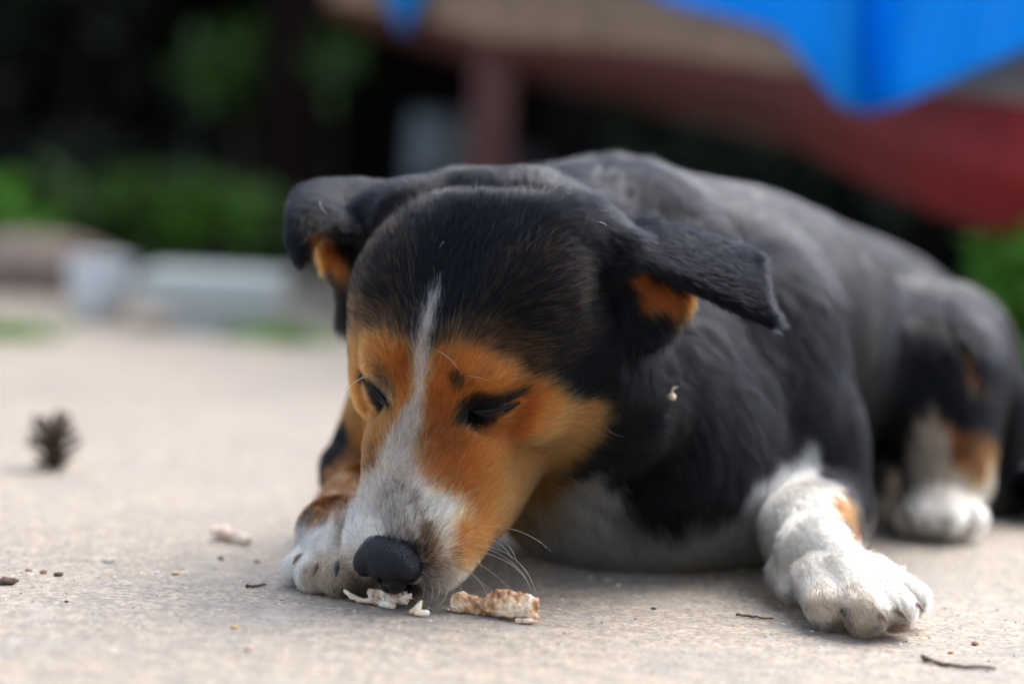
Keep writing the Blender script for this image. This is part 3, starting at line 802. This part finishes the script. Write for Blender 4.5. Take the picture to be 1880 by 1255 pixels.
# ------------------------------------------------------------------ things on the concrete
def lumpy(m_amp, seed):
    r = np.random.default_rng(seed); k = r.normal(size=(14, 3)); k /= np.linalg.norm(k, axis=1)[:, None]
    fr = r.uniform(350, 3200, 14); ph = r.uniform(0, 6.28, 14)
    def fn(f):
        ax = [(f.lo[i] + f.h * np.arange(f.n[i])).astype(np.float32) for i in range(3)]
        g = np.meshgrid(*ax, indexing='ij'); s = 0
        for j in range(14): s = s + np.sin((g[0] * k[j, 0] + g[1] * k[j, 1] + g[2] * k[j, 2]) * fr[j] + ph[j]) * (300 / fr[j]) ** .7
        f.d += (m_amp * s / 3).astype(np.float32)
    return fn
def meatmat(name, c1, c2, c3, sc=130):
    m, n, b = mat_new(name)
    tc = N(n, 'ShaderNodeTexCoord'); t = N(n, 'ShaderNodeTexNoise', Scale=float(sc), Detail=7., Roughness=.6); n.links.new(tc.outputs['Object'], t.inputs['Vector'])
    r = N(n, 'ShaderNodeValToRGB'); e = r.color_ramp.elements
    e[0].position = .36; e[0].color = (*c1, 1); e[1].position = .66; e[1].color = (*c3, 1); x = e.new(.5); x.color = (*c2, 1)
    n.links.new(t.outputs[0], r.inputs[0]); n.links.new(r.outputs[0], b.inputs['Base Color'])
    b.inputs['Roughness'].default_value = .45; b.inputs['Subsurface Weight'].default_value = .25; b.inputs['Subsurface Radius'].default_value = (.004, .002, .001); b.inputs['Subsurface Scale'].default_value = 1.
    t2 = N(n, 'ShaderNodeTexNoise', Scale=sc * 5., Detail=5.); n.links.new(tc.outputs['Object'], t2.inputs['Vector'])
    bp = N(n, 'ShaderNodeBump', Strength=.9, Distance=.0012); n.links.new(t2.outputs[0], bp.inputs['Height']); n.links.new(bp.outputs[0], b.inputs['Normal'])
    return m
bone_m = meatmat('cooked_bone', (.22, .085, .035), (.62, .38, .19), (.85, .74, .58), 110)
shred_m = meatmat('pale_meat', (.42, .22, .15), (.72, .56, .42), (.85, .78, .66), 160)
chip_m = meatmat('bone_chip', (.55, .26, .09), (.80, .60, .36), (.86, .78, .62), 120)
def prop_points(*L): return [at(*q) for q in L]
def bone_fn(f):
    P = prop_points((846, 1104, 1.158), (872, 1110, 1.157), (893, 1111, 1.155), (918, 1107, 1.152), (945, 1112, 1.148), (966, 1116, 1.146))
    for i, (ra, rb) in enumerate(((.0052, .0040), (.0038, .0036), (.0036, .0062), (.0064, .0062), (.0060, .0056))): f.cone(P[i], P[i + 1], ra, rb, .002)
    f.cone(at(841, 1096, 1.157), at(839, 1112, 1.157), .0024, .0030, .001)
    f.cone(at(905, 1094, 1.152), at(938, 1096, 1.148), .0022, .0030, .0015); f.cone(at(962, 1102, 1.146), at(978, 1106, 1.143), .0030, .0030, .0015)
    f.cone(at(978, 1106, 1.143), at(976, 1126, 1.142), .0032, .0036, .0015); f.cone(at(890, 1116, 1.150), at(940, 1130, 1.143), .0010, .0014, .001)
    f.ell(at(984, 1116, 1.139), (.0022, .0022, .0030), None, .001, cut=True)
    lumpy(.0010, 3)(f)
o = gnd(910, 1132); c0 = at(910, 1110, 1.152)
bo = field_mesh('chewed_bone', c0 - np.array([.03, .02, .014]), c0 + np.array([.03, .02, .014]), .0005, bone_fn, bone_m, origin=o)
bo.location.z += 0.0
tag(bo, 'chewed stub of cooked bone with browned meat, right of the nose', 'bone')
def settle(ob, z=.0):
    dg = min(v.co.z for v in ob.data.vertices) + ob.location.z
    ob.location.z += z - dg
settle(bo, -.0004)
def flake_fn(f):
    f.cone(at(950, 1140, 1.139), at(975, 1139, 1.139), .0012, .0015, .001); f.cone(at(963, 1141, 1.137), at(985, 1142, 1.138), .001, .0008, .001); lumpy(.0006, 9)(f)
c0 = at(968, 1140, 1.139)
fl = field_mesh('bone_flake', c0 - .012, c0 + .012, .0004, flake_fn, shred_m, origin=gnd(968, 1146)); tag(fl, 'thin pale flake lying against the near end of the bone', 'bone flake'); settle(fl)
def shred_fn(f):
    L = prop_points((634, 1081, 1.172), (645, 1090, 1.170), (662, 1098, 1.168), (690, 1099, 1.164), (715, 1098, 1.160), (738, 1097, 1.157), (752, 1090, 1.156))
    rr = (.0009, .0011, .0012, .0015, .0020, .0022, .0010)
    for i in range(6): f.cone(L[i], L[i + 1], rr[i], rr[i + 1], .001)
    f.cone(at(682, 1084, 1.168), at(712, 1086, 1.164), .0022, .0020, .002); f.cone(at(712, 1090, 1.16), at(722, 1078, 1.158), .0020, .0007, .001)
    f.cone(at(700, 1104, 1.157), at(722, 1107, 1.155), .0016, .0018, .001); f.cone(at(738, 1096, 1.156), at(748, 1104, 1.153), .0018, .0008, .001)
    for x, y in ((728, 1079), (736, 1080), (745, 1083), (754, 1087), (706, 1078)): f.cone(at(x - 6, y + 12, 1.158), at(x, y, 1.156), .0011, .0005, .0008)
    r_ = np.random.default_rng(12)
    for i in range(16):
        x0, y0 = 690 + 60 * r_.random(), 1084 + 18 * r_.random(); a = r_.uniform(-2.6, .3)
        l_ = r_.uniform(8, 17); f.cone(at(x0, y0, 1.158), at(x0 + l_ * math.cos(a), y0 + l_ * math.sin(a) * .8, 1.158 + r_.normal() * .003), .0008, .0004, .0006)
    lumpy(.0006, 5)(f)
c0 = at(695, 1093, 1.163)
sh = field_mesh('meat_scrap', c0 - np.array([.022, .014, .009]), c0 + np.array([.022, .014, .009]), .0004, shred_fn, shred_m, origin=gnd(695, 1106)); tag(sh, 'frayed shred of pale meat lying under the black nose', 'meat scrap'); settle(sh)
def chip_fn(f):
    f.cone(at(757, 1110, 1.146), at(768, 1103, 1.146), .0012, .0018, .001); f.cone(at(768, 1103, 1.146), at(774, 1090, 1.147), .0014, .0007, .001)
    f.cone(at(766, 1112, 1.143), at(783, 1112, 1.142), .0016, .0017, .001); lumpy(.0004, 8)(f)
c0 = at(770, 1105, 1.145)
ch = field_mesh('bone_chip', c0 - .012, c0 + .012, .0004, chip_fn, chip_m, origin=gnd(770, 1116)); tag(ch, 'small pointed bone chip between the meat shred and the bone', 'bone chip'); settle(ch)
def frag_fn(f):
    a = gnd(398, 990); b_ = gnd(455, 1000); f.cone(a + [0, 0, .004], b_ + [0, 0, .003], .0035, .0025, .001); f.cone(a + [0, 0, .004], a + [.006, .002, .006], .003, .002, .001); lumpy(.0006, 4)(f)
c0 = gnd(426, 995)
fr = field_mesh('bone_fragment', c0 - np.array([.03, .02, .003]), c0 + np.array([.03, .02, .02]), .0006, frag_fn, shred_m, origin=c0); tag(fr, 'blurred pale splinter of bone lying left of the white foot', 'bone fragment'); settle(fr)

# seed hanging in the cheek fur
p, nn = hit(1218, 728, .0032)
sdm = plain('dry_seed', (.70, .55, .38), .6, .3, .2, 300, .2)
def seed_fn(f):
    f.cone(p + RT * -.0012, p + RT * .0020, .0012, .0018, .001)
    f.cone(p + RT * .001 + UP * .001, p + RT * .0024 + UP * .0046, .0007, .0004, .0004); f.cone(p + RT * .0024 + UP * .0046, p + RT * .0046 + UP * .0050, .0004, .0003, .0004)
sd_ = field_mesh('seed', p - .009, p + .009, .0003, seed_fn, sdm, origin=p); tag(sd_, 'tiny pale dry seed caught in the black fur behind the cheek', 'seed')

# pine cone
pcx = gnd(103, 862)
pcm = plain('pine_cone_scale', (.075, .05, .032), .8, .2, .5, 120, .3); pcd = plain('pine_cone_core', (.03, .022, .016), .9, .1)
pc = empty('pine_cone', tuple(pcx)); tag(pc, 'small open grey-brown pine cone on the pale concrete at the left', 'pine cone')
axv = np.array([-.16, .1, 1.]); axv /= np.linalg.norm(axv)
ax1 = np.cross(axv, [0, 1, 0]); ax1 /= np.linalg.norm(ax1); ax2 = np.cross(axv, ax1)
V, Fc = tube([pcx + axv * z for z in np.linspace(.001, .030, 7)], np.array([.006, .007, .007, .006, .005, .0035, .001]), 10); mesh('core', V, Fc, pcd, pc)
V, Fc = [], []
for i in range(36):
    z = .003 + .025 * i / 36; a = i * 2.39996; L_ = .0185 * (1 - .30 * i / 36) * (1 if i > 8 else .6)
    up_ = .15 + .80 * i / 36
    rd = math.cos(a) * ax1 + math.sin(a) * ax2; tg = -math.sin(a) * ax1 + math.cos(a) * ax2
    dv = rd * math.cos(up_) + axv * math.sin(up_); nv = np.cross(tg, dv); b0 = pcx + axv * z + rd * .003
    w0, w1 = .0014, .0036 * (1 - .4 * i / 36)
    k = len(V)
    for t_, w_, th in ((0, w0, .0006), (.6, w1, .0007), (.9, w1 * .8, .0012), (1.05, w1 * .25, .0006)):
        c_ = b0 + dv * L_ * t_
        V += [c_ + tg * w_ + nv * th, c_ - tg * w_ + nv * th, c_ - tg * w_ - nv * th, c_ + tg * w_ - nv * th]
    for q in range(3):
        for e in range(4): Fc.append((k + q * 4 + e, k + q * 4 + (e + 1) % 4, k + q * 4 + 4 + (e + 1) % 4, k + q * 4 + 4 + e))
    Fc.append((k + 12, k + 13, k + 14, k + 15))
V = [np.array([q[0], q[1], max(q[2], .0005)]) for q in V]
mesh('scales', V, Fc, pcm, pc, smooth=False)

# twigs, crumbs, small stones
twm = plain('dry_twig', (.10, .055, .04), .8, .2, .5, 200, .4)
def twig(pts, r, label, name='twig'):
    P = [gnd(x, y, z) for x, y, z in pts]; P = bez(P, 12); r_ = np.random.default_rng(len(label))
    V, Fc = tube(P + r_.normal(size=P.shape) * r * .25, r * np.linspace(1.2, .7, 12) * r_.uniform(.8, 1.25, 12), 7)
    c = P.mean(0); c[2] = 0
    tag(mesh(name, V, Fc, twm, origin=c), label, 'twig')
twig([(1694, 1205, .0016), (1720, 1222, .001), (1780, 1222, .001), (1826, 1226, .0014)], .0009, 'thin reddish twig lying in front of the right foot')
twig([(1352, 1127, .0012), (1385, 1133, .0008), (1420, 1135, .001)], .0006, 'tiny dry twig on the concrete left of the right foot')
twig([(452, 1075, .001), (470, 1076, .001), (487, 1072, .001)], .0007, 'short dark stick left of the foot under the muzzle')
cm = {}
def crumb(px, py, r, col, label, name, cat, flat=.42, seed=0):
    r_ = np.random.default_rng(seed + int(px)); c = gnd(px, py)
    V, Fc = uvball((0, 0, 0), 1., None, 12, 8); V = np.array(V)
    k = r_.normal(size=(5, 3)) * 2.2; ph = r_.uniform(0, 6, 5)
    V = V * (1 + .16 * np.sin(V @ k.T + ph).sum(1, keepdims=True) * .6) * np.array([1, r_.uniform(.6, 1), flat]) * r * .85
    a = r_.uniform(0, 3); V = V @ np.array([[math.cos(a), -math.sin(a), 0], [math.sin(a), math.cos(a), 0], [0, 0, 1]]) + c; V[:, 2] += -V[:, 2].min() - r * .1
    key = tuple(col)
    if key not in cm: cm[key] = plain('crumb_surface', col, .8, .2, .35, 500, .5)
    return tag(mesh(name, V, Fc, cm[key], origin=c), label, cat)
for px, py, r, col, label, name, cat in (
    (1745, 1199, .0018, (.42, .11, .04), 'round rust red crumb just above the thin twig', 'crumb', 'crumb'),
    (14, 1072, .0052, (.13, .085, .06), 'dark brown clod at the left edge of the picture', 'clod', 'clod'),
    (80, 1052, .0028, (.30, .17, .11), 'reddish stone right of the dark brown clod', 'pebble', 'stone'),
    (107, 1057, .0030, (.10, .06, .05), 'dark brown pebble beside the reddish stone', 'pebble', 'stone'),
    (52, 1048, .0022, (.34, .22, .16), 'pale reddish pebble nearest the left edge', 'pebble', 'stone'),
    (122, 1105, .0014, (.04, .04, .045), 'tiny black pebble alone on the near concrete', 'pebble', 'stone'),
    (322, 1054, .0026, (.62, .50, .25), 'small yellowish crumb left of the foot', 'crumb', 'crumb'),
    (288, 1052, .0018, (.80, .78, .74), 'tiny white chip beside the yellowish crumb', 'chip', 'stone'),
    (198, 1032, .0040, (.66, .58, .50), 'flat cream stone chip on the left concrete', 'stone_chip', 'stone'),
    (430, 1153, .0022, (.66, .42, .20), 'blurred orange crumb in the near foreground', 'crumb', 'crumb'),
    (455, 1194, .0022, (.50, .32, .22), 'blurred brown crumb nearest the camera', 'crumb', 'crumb'),
    (517, 1101, .0012, (.40, .22, .12), 'tiny tan crumb just left of the foot', 'crumb', 'crumb'),
    (472, 1032, .0030, (.40, .26, .18), 'brown crumb right of the blurred bone splinter', 'crumb', 'crumb'),
    (405, 1027, .0028, (.20, .16, .13), 'grey brown crumb below the blurred bone splinter', 'crumb', 'crumb'),
    (822, 1119, .0013, (.80, .66, .48), 'tiny cream crumb left of the chewed bone', 'crumb', 'crumb'),
    (918, 1137, .0009, (.16, .09, .06), 'tiny dark crumb under the chewed bone', 'crumb', 'crumb'),
    (1812, 1232, .0012, (.16, .08, .06), 'tiny brown bit at the tip of the thin twig', 'crumb', 'crumb'),
    (1790, 1183, .0026, (.34, .22, .15), 'flat brown chip right of the rust red crumb', 'crumb', 'crumb'),
    (1200, 1118, .0016, (.05, .06, .08), 'tiny blue grey pebble between bone and right foot', 'pebble', 'stone')):
    crumb(px, py, r, col, label, name, cat)

# loose grit: nobody could count it
def grit(nn_, name, col, lo, hi, y0, y1, seed):
    r_ = np.random.default_rng(seed); V, Fc = [], []
    base = np.array([(1, 0, 0), (-.5, .87, 0), (-.5, -.87, 0), (0, 0, 1.)])
    Y = y0 + (y1 - y0) * r_.random(nn_); X = (r_.random(nn_) - .5) * .50 * Y / 1.1
    for i in range(nn_):
        s_ = lo + (hi - lo) * r_.random() ** 4; a = r_.uniform(0, 6.3)
        M = np.array([[math.cos(a), -math.sin(a), 0], [math.sin(a), math.cos(a), 0], [0, 0, 1]])
        q = base * r_.uniform(.6, 1.4, (4, 3)) * s_; q[:, 2] *= .6; k = len(V)
        V += list(q @ M.T + [X[i], Y[i], .0001]); Fc += [(k, k + 1, k + 3), (k + 1, k + 2, k + 3), (k + 2, k, k + 3)]
    tag(mesh(name, V, Fc, plain(name + '_surface', col, .9, .1, .4, 40, 0), smooth=False), kind='stuff')
grit(5000, 'pale_grit', (.60, .54, .46), .0003, .0016, .95, 1.75, 1)
grit(2600, 'dark_grit', (.20, .165, .14), .0002, .0011, .95, 1.75, 2)

# ------------------------------------------------------------------ the yard behind
def solid(name, V, Fc, mat, parent=None, origin=None, smooth=False): return mesh(name, V, Fc, mat, parent, smooth, origin)
def boxv(c, ax, s):
    """box: centre, three axis rows, three half sizes"""
    c = np.array(c, float); ax = np.array(ax, float)
    V = [c + ax.T @ (np.array(q) * s) for q in ((-1, -1, -1), (1, -1, -1), (1, 1, -1), (-1, 1, -1), (-1, -1, 1), (1, -1, 1), (1, 1, 1), (-1, 1, 1))]
    return V, [(0, 3, 2, 1), (4, 5, 6, 7), (0, 1, 5, 4), (1, 2, 6, 5), (2, 3, 7, 6), (3, 0, 4, 7)]
I3 = np.eye(3)
dk = plain('shade_black', (.004, .003, .003), .9, .1, .4, 3, .2)  # near-black colour for the added shelter's deep shade
def shade_shelter():  # added shelter; its out-of-view top blocks sky light to blacken the background
    r_ = empty('shade_shelter', (0, 5.6, 0)); tag(r_, 'added dark shelter that makes the black shade behind the yard', 'shade_shelter')
    for nme, c, s in (('back_wall', (0, 8.0, .66), (5., .05, .66)), ('side_wall', (-4.95, 6.6, .66), (.05, 1.34, .66)), ('side_wall', (4.95, 6.6, .66), (.05, 1.34, .66)), ('shade_roof', (0, 6.3, 1.37), (5.3, 2.0, .04))):
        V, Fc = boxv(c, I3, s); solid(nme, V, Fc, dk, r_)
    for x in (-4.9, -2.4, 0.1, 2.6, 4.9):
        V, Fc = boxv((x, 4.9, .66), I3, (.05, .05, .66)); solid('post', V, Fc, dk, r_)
shade_shelter()
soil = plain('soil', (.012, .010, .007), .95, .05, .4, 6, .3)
s_ = mesh('soil', [(-12, 4.4, .004), (12, 4.1, .004), (12, 12, .004), (-12, 12, .004)], [(0, 1, 2, 3)], soil, smooth=False); tag(s_, kind='structure')

def see_through(n, b, colour, amount):
    """thin sheets let part of the light through"""
    t = N(n, 'ShaderNodeBsdfTranslucent'); x = N(n, 'ShaderNodeMixShader'); x.inputs[0].default_value = amount
    if hasattr(colour, 'links'): n.links.new(colour, t.inputs['Color'])
    else: t.inputs['Color'].default_value = colour
    n.links.new(b.outputs[0], x.inputs[1]); n.links.new(t.outputs[0], x.inputs[2]); n.links.new(x.outputs[0], n.nodes['Material Output'].inputs['Surface'])
def leafmat(name, col):
    m, n, b = mat_new(name); i = N(n, 'ShaderNodeNewGeometry'); r = N(n, 'ShaderNodeValToRGB'); c = np.array(col)
    r.color_ramp.elements[0].color = (*(c * .5), 1); r.color_ramp.elements[1].color = (*(c * 1.4), 1)
    n.links.new(i.outputs['Random Per Island'], r.inputs[0]); n.links.new(r.outputs[0], b.inputs['Base Color']); b.inputs['Roughness'].default_value = .5
    see_through(n, b, r.outputs[0], .45)
    return m
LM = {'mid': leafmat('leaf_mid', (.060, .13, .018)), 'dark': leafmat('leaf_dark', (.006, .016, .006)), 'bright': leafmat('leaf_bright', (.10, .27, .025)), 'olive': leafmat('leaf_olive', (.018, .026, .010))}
stem_m = plain('stem_bark', (.05, .035, .025), .9, .1)
def leaves(c, r, nl, size, seed, gap=.35):
    r_ = np.random.default_rng(seed); V, Fc = [], []
    cl = r_.normal(size=(max(5, nl // 40), 3)); cl /= np.linalg.norm(cl, axis=1)[:, None]; cl *= (r_.random((len(cl), 1)) ** .5)
    for i in range(nl):
        q = cl[r_.integers(len(cl))] + r_.normal(size=3) * gap * .6
        p_ = np.array(c) + q * np.array(r)
        if p_[2] < .01: p_[2] = .01 + r_.random() * .05
        d_ = r_.normal(size=3); d_ /= np.linalg.norm(d_); e_ = np.cross(d_, r_.normal(size=3)); e_ /= np.linalg.norm(e_); n_ = np.cross(d_, e_)
        s = size * r_.uniform(.6, 1.3); k = len(V)
        V += [p_, p_ + d_ * s * .5 + e_ * s * .3 + n_ * s * .06, p_ + d_ * s, p_ + d_ * s * .5 - e_ * s * .3 + n_ * s * .06, p_ + d_ * s * .5]
        Fc += [(k, k + 1, k + 4), (k + 1, k + 2, k + 4), (k + 2, k + 3, k + 4), (k + 3, k, k + 4)]
    return V, Fc
def bush(px, py, d, r, nl, size, kind, label, seed, name='bush', cat='bush', group=None):
    c = at(px, py, d); base = np.array([c[0], c[1], 0.])
    o = empty(name, tuple(base)); tag(o, label, cat, group)
    V, Fc = leaves(c, r, nl, size, seed); mesh('foliage', V, Fc, LM[kind], o, smooth=False)
    r_ = np.random.default_rng(seed)
    for i in range(3):
        e = c + r_.normal(size=3) * np.array(r) * .5
        V, Fc = tube(bez([base + [r_.normal() * .02, 0, 0], base * .4 + e * .6 + r_.normal(size=3) * .03, e], 8), np.linspace(.008, .003, 8), 6); mesh('stem', V, Fc, stem_m, o)
bush(455, 105, 4.3, (.11, .09, .08), 350, .05, 'mid', 'sunlit leafy spray in front of the added dark shelter, upper left', 11)
bush(590, 90, 4.4, (.08, .08, .05), 150, .045, 'mid', 'small leafy spray right of the larger sunlit spray', 12)
bush(120, 330, 4.6, (.30, .12, .10), 500, .05, 'olive', 'dull olive bush low at the far left', 13)
bush(310, 400, 4.0, (.26, .10, .05), 800, .045, 'mid', 'low green bush behind the pale box', 14)
bush(390, 410, 3.9, (.07, .06, .035), 200, .04, 'bright', 'bright green clump right of the low green bush', 15)
bush(0, 420, 3.6, (.06, .08, .06), 250, .045, 'bright', 'pale green bush cut by the left edge', 16)
bush(90, 60, 5.0, (.35, .12, .22), 300, .06, 'olive', 'tall dim bush in the upper left corner', 17)
bush(1885, 570, 2.4, (.055, .10, .09), 800, .035, 'bright', 'bright green bush behind the rump at the right edge', 18)
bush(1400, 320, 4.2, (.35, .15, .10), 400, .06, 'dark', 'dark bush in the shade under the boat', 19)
# grass in the cracks
def tuft(px, py, w_, h_, nb, label, seed):
    c = gnd(px, py); r_ = np.random.default_rng(seed); V, Fc = [], []
    for i in range(nb):
        b0 = c + np.array([r_.normal() * w_, r_.normal() * w_ * .8, 0]); b0[2] = 0; d_ = np.array([r_.normal() * .5, r_.normal() * .5, 1.]) * h_ * r_.uniform(.4, 1.1)
        sdv = np.array([math.cos(i), math.sin(i), 0]) * .0025; k = len(V); m_ = b0 + d_ * .6 + [0, 0, d_[2] * .1]; t_ = b0 + d_ * [1.3, 1.3, .8]
        V += [b0 - sdv, b0 + sdv, m_ + sdv * .7, m_ - sdv * .7, t_]; Fc += [(k, k + 1, k + 2, k + 3), (k + 3, k + 2, k + 4)]
    tag(mesh('grass_tuft', V, Fc, LM['bright'], origin=(c[0], c[1], 0), smooth=False), label, 'grass tuft')
tuft(515, 628, .030, .030, 90, 'low green weed tuft on concrete in front of the pale box', 21)
tuft(0, 620, .030, .030, 90, 'low green weed tuft cut by the left edge', 22)
tuft(1870, 640, .02, .05, 160, 'grass tuft below the bright bush at the right edge', 23)

pl = plain('pale_plastic', (.38, .41, .39), .5, .4, .08, 5, .05); pw = plain('white_plastic', (.55, .56, .56), .45, .4, .06, 5, .05)
bx = gnd(385, 615); o = empty('storage_box', tuple(bx)); tag(o, 'pale grey plastic box with a wide lid standing far behind at left', 'box')
V, Fc = boxv(bx + [.008, .10, .0175], I3, (.058, .09, .0175)); solid('box_body', V, Fc, plain('grey_plastic', (.42, .41, .38), .5, .4, .1, 5, .05), o)
V, Fc = boxv(bx + [-.008, .10, .052], I3, (.080, .10, .017)); solid('lid', V, Fc, pl, o)
wb = gnd(165, 596); o = empty('bucket', tuple(wb)); tag(o, 'small white bucket left of the pale grey box', 'bucket')
V, Fc = tube([wb + [0, .05, z] for z in (.0, .03, .06, .075)], np.array([.030, .034, .038, .036]), 20); mesh('bucket_body', V, Fc, pw, o)
V, Fc = tube([wb + [0, .05, z] for z in (.0755, .0785)], np.array([.041, .041]), 20); mesh('rim', V, Fc, pw, o)
st = gnd(50, 545); V, Fc = uvball(st + [0, .10, .03], np.array([.13, .09, .055]), None, 24, 14); V = np.array(V) + .01 * wave(np.array(V), 40); V[:, 2] = np.maximum(V[:, 2], -.002)
tag(mesh('rock', V, Fc, plain('brown_rock', (.20, .15, .12), .9, .2, .4, 30, .4), origin=st), 'low brown rock at the far left edge', 'rock')
bt = gnd(515, 500); V, Fc = tube(bez([bt, bt + [.0, .0, .5], bt + [-.02, .05, 1.2]], 8), np.linspace(.055, .04, 8), 12)
tag(mesh('tree_trunk', V, Fc, plain('dark_red_bark', (.007, .003, .003), .9, .1, .4, 30, .3), origin=bt), 'dark reddish trunk behind the ear on the left', 'tree trunk')

# boat on props with a tarpaulin
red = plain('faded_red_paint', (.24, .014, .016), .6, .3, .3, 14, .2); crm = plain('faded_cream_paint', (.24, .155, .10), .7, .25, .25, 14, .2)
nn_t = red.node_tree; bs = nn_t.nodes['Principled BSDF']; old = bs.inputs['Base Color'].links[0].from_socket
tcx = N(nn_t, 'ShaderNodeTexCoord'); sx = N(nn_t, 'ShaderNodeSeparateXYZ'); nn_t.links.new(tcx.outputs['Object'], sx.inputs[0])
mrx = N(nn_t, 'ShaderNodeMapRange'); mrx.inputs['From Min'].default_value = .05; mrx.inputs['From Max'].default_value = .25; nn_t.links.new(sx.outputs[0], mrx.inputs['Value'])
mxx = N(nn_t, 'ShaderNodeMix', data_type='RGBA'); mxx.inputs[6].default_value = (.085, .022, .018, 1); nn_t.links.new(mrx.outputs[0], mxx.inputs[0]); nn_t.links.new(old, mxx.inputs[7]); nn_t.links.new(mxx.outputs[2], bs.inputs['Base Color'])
bc = at(1300, 100, 2.9); bo_ = empty('boat', (bc[0], bc[1], 0)); tag(bo_, 'old red and cream wooden boat raised on posts, half under blue tarpaulin', 'boat')
stn = [(600, -60, 0, 25, 3.55), (760, -70, 30, 75, 3.35), (900, -60, 72, 112, 3.15), (1060, -40, 82, 148, 2.98), (1220, -10, 100, 182, 2.80), (1400, 30, 128, 225, 2.62), (1600, 60, 158, 330, 2.45), (1760, 80, 178, 400, 2.32), (1900, 95, 195, 430, 2.22), (2100, 110, 215, 455, 2.1)]
def loft(rows, name, mat):
    V = [q for r_ in rows for q in r_]; m = len(rows[0]); Fc = []
    for i in range(len(rows) - 1):
        for j in range(m): Fc.append((i * m + j, i * m + (j + 1) % m, (i + 1) * m + (j + 1) % m, (i + 1) * m + j))
    Fc += [tuple(range(m))[::-1], tuple((len(rows) - 1) * m + j for j in range(m))]
    return mesh(name, V, Fc, mat, bo_, smooth=False)
hull, rail = [], []
for x, yt, ym, yb, d in stn:
    a, m_, k = at(x, yt, d), at(x, ym, d), at(x, yb, d + .04)
    back = np.array([.25, .55, 0.])
    hull.append([m_ + [0, .004, 0], m_ * .45 + k * .55 - [.0, .006, 0], k + [0, .10, .0], k + back * .5 + [0, 0, -.03], k + back * 1.0 + [0, 0, .0], m_ + back * 1.1])
    rail.append([a - [0, .012, 0], m_ - [0, .012, -.001], m_ + [0, .02, .001], a + [0, .02, 0]])
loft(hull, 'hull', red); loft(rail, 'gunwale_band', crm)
pr = plain('faded_red_post', (.11, .05, .045), .8, .2, .3, 20, .3); pg = plain('dark_green_post', (.010, .018, .012), .8, .2, .3, 20, .3)
for x, y, d, w_, m_, nme in ((908, 110, 3.20, .028, pr, 'prop_post'), (1148, 165, 3.3, .026, pg, 'prop_post')):
    t_ = at(x, y - 20, d); V, Fc = boxv((t_[0], t_[1], t_[2] / 2), I3, (w_, w_, t_[2] / 2)); solid(nme, V, Fc, m_, bo_)
# grey drum and pale sack under the boat
gd = plain('grey_metal', (.08, .10, .115), .5, .4, .2, 10, .1)
c = at(812, 230, 3.8); V, Fc = tube([(c[0], c[1], z) for z in (0, .02, .14, .27, .29)], np.array([.052, .056, .054, .054, .048]), 20)
tag(mesh('metal_canister', V, Fc, gd, origin=(c[0], c[1], 0)), 'grey metal canister standing in the shade behind the red post', 'canister')
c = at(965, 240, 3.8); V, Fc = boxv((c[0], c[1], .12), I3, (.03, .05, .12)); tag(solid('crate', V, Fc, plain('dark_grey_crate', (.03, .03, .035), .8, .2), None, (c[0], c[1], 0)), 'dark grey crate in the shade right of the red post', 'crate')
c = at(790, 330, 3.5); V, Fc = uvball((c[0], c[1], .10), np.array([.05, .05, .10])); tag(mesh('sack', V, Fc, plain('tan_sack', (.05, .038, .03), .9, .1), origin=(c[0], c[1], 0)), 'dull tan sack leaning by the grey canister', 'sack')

tm, n, b = mat_new('blue_tarpaulin')
b.inputs['Base Color'].default_value = (.0, .32, .74, 1); b.inputs['Roughness'].default_value = .5; b.inputs['Specular IOR Level'].default_value = .2
see_through(n, b, (.0, .34, .78, 1), .5)
def tarp_fn():
    # columns: (top px, hem px, depth); rows fall from top to hem
    cols = [((640, -330), (700, -20), 3.40), ((735, -330), (742, 60), 3.33), ((800, -330), (800, -70), 3.28), ((1000, -330), (960, -90), 3.05), ((1150, -320), (1150, -40), 2.84), ((1240, -320), (1240, 5), 2.74),
            ((1330, -320), (1340, 32), 2.62), ((1430, -320), (1432, 60), 2.50), ((1500, -320), (1492, 132), 2.42), ((1545, -320), (1540, 192), 2.34), ((1600, -320), (1592, 210), 2.31), ((1680, -320), (1660, 190), 2.25), ((1800, -320), (1780, 135), 2.20), ((1930, -320), (1900, 85), 2.12), ((2100, -320), (2060, 30), 2.05)]
    A = np.array([[c[0][0], c[0][1], c[1][0], c[1][1], c[2]] for c in cols], float); n_ = 96
    t = np.linspace(0, len(A) - 1.001, n_); i = t.astype(int); f = (t - i)[:, None]; f = f * f * (3 - 2 * f); A = A[i] * (1 - f) + A[i + 1] * f
    V = []; m_ = 30
    for j in range(m_):
        s = j / (m_ - 1)
        for k in range(n_):
            x = A[k, 0] * (1 - s) + A[k, 2] * s; y = A[k, 1] * (1 - s) + A[k, 3] * s
            fold = .022 * abs(math.sin(k * .33 + s * 1.1)) + .060 * math.sin(k * .17 + s * 1.6) + .012 * math.sin(k * .41 - s * 2.5) + .010 * math.sin(s * 6 + k * .15)
            V.append(at(x, y, A[k, 4] + fold * (.4 + .6 * s) - .06 + .10 * (1 - s) * (1 - s)))
    Fc = [(j * n_ + k, j * n_ + k + 1, (j + 1) * n_ + k + 1, (j + 1) * n_ + k) for j in range(m_ - 1) for k in range(n_ - 1)]
    c = at(1500, 0, 2.4); o = mesh('tarpaulin', V, Fc, tm, origin=(c[0], c[1], 0)); md = o.modifiers.new('thickness', 'SOLIDIFY'); md.thickness = .0015
    tag(o, 'bright blue tarpaulin hanging in folds over the red boat', 'tarpaulin')
tarp_fn()
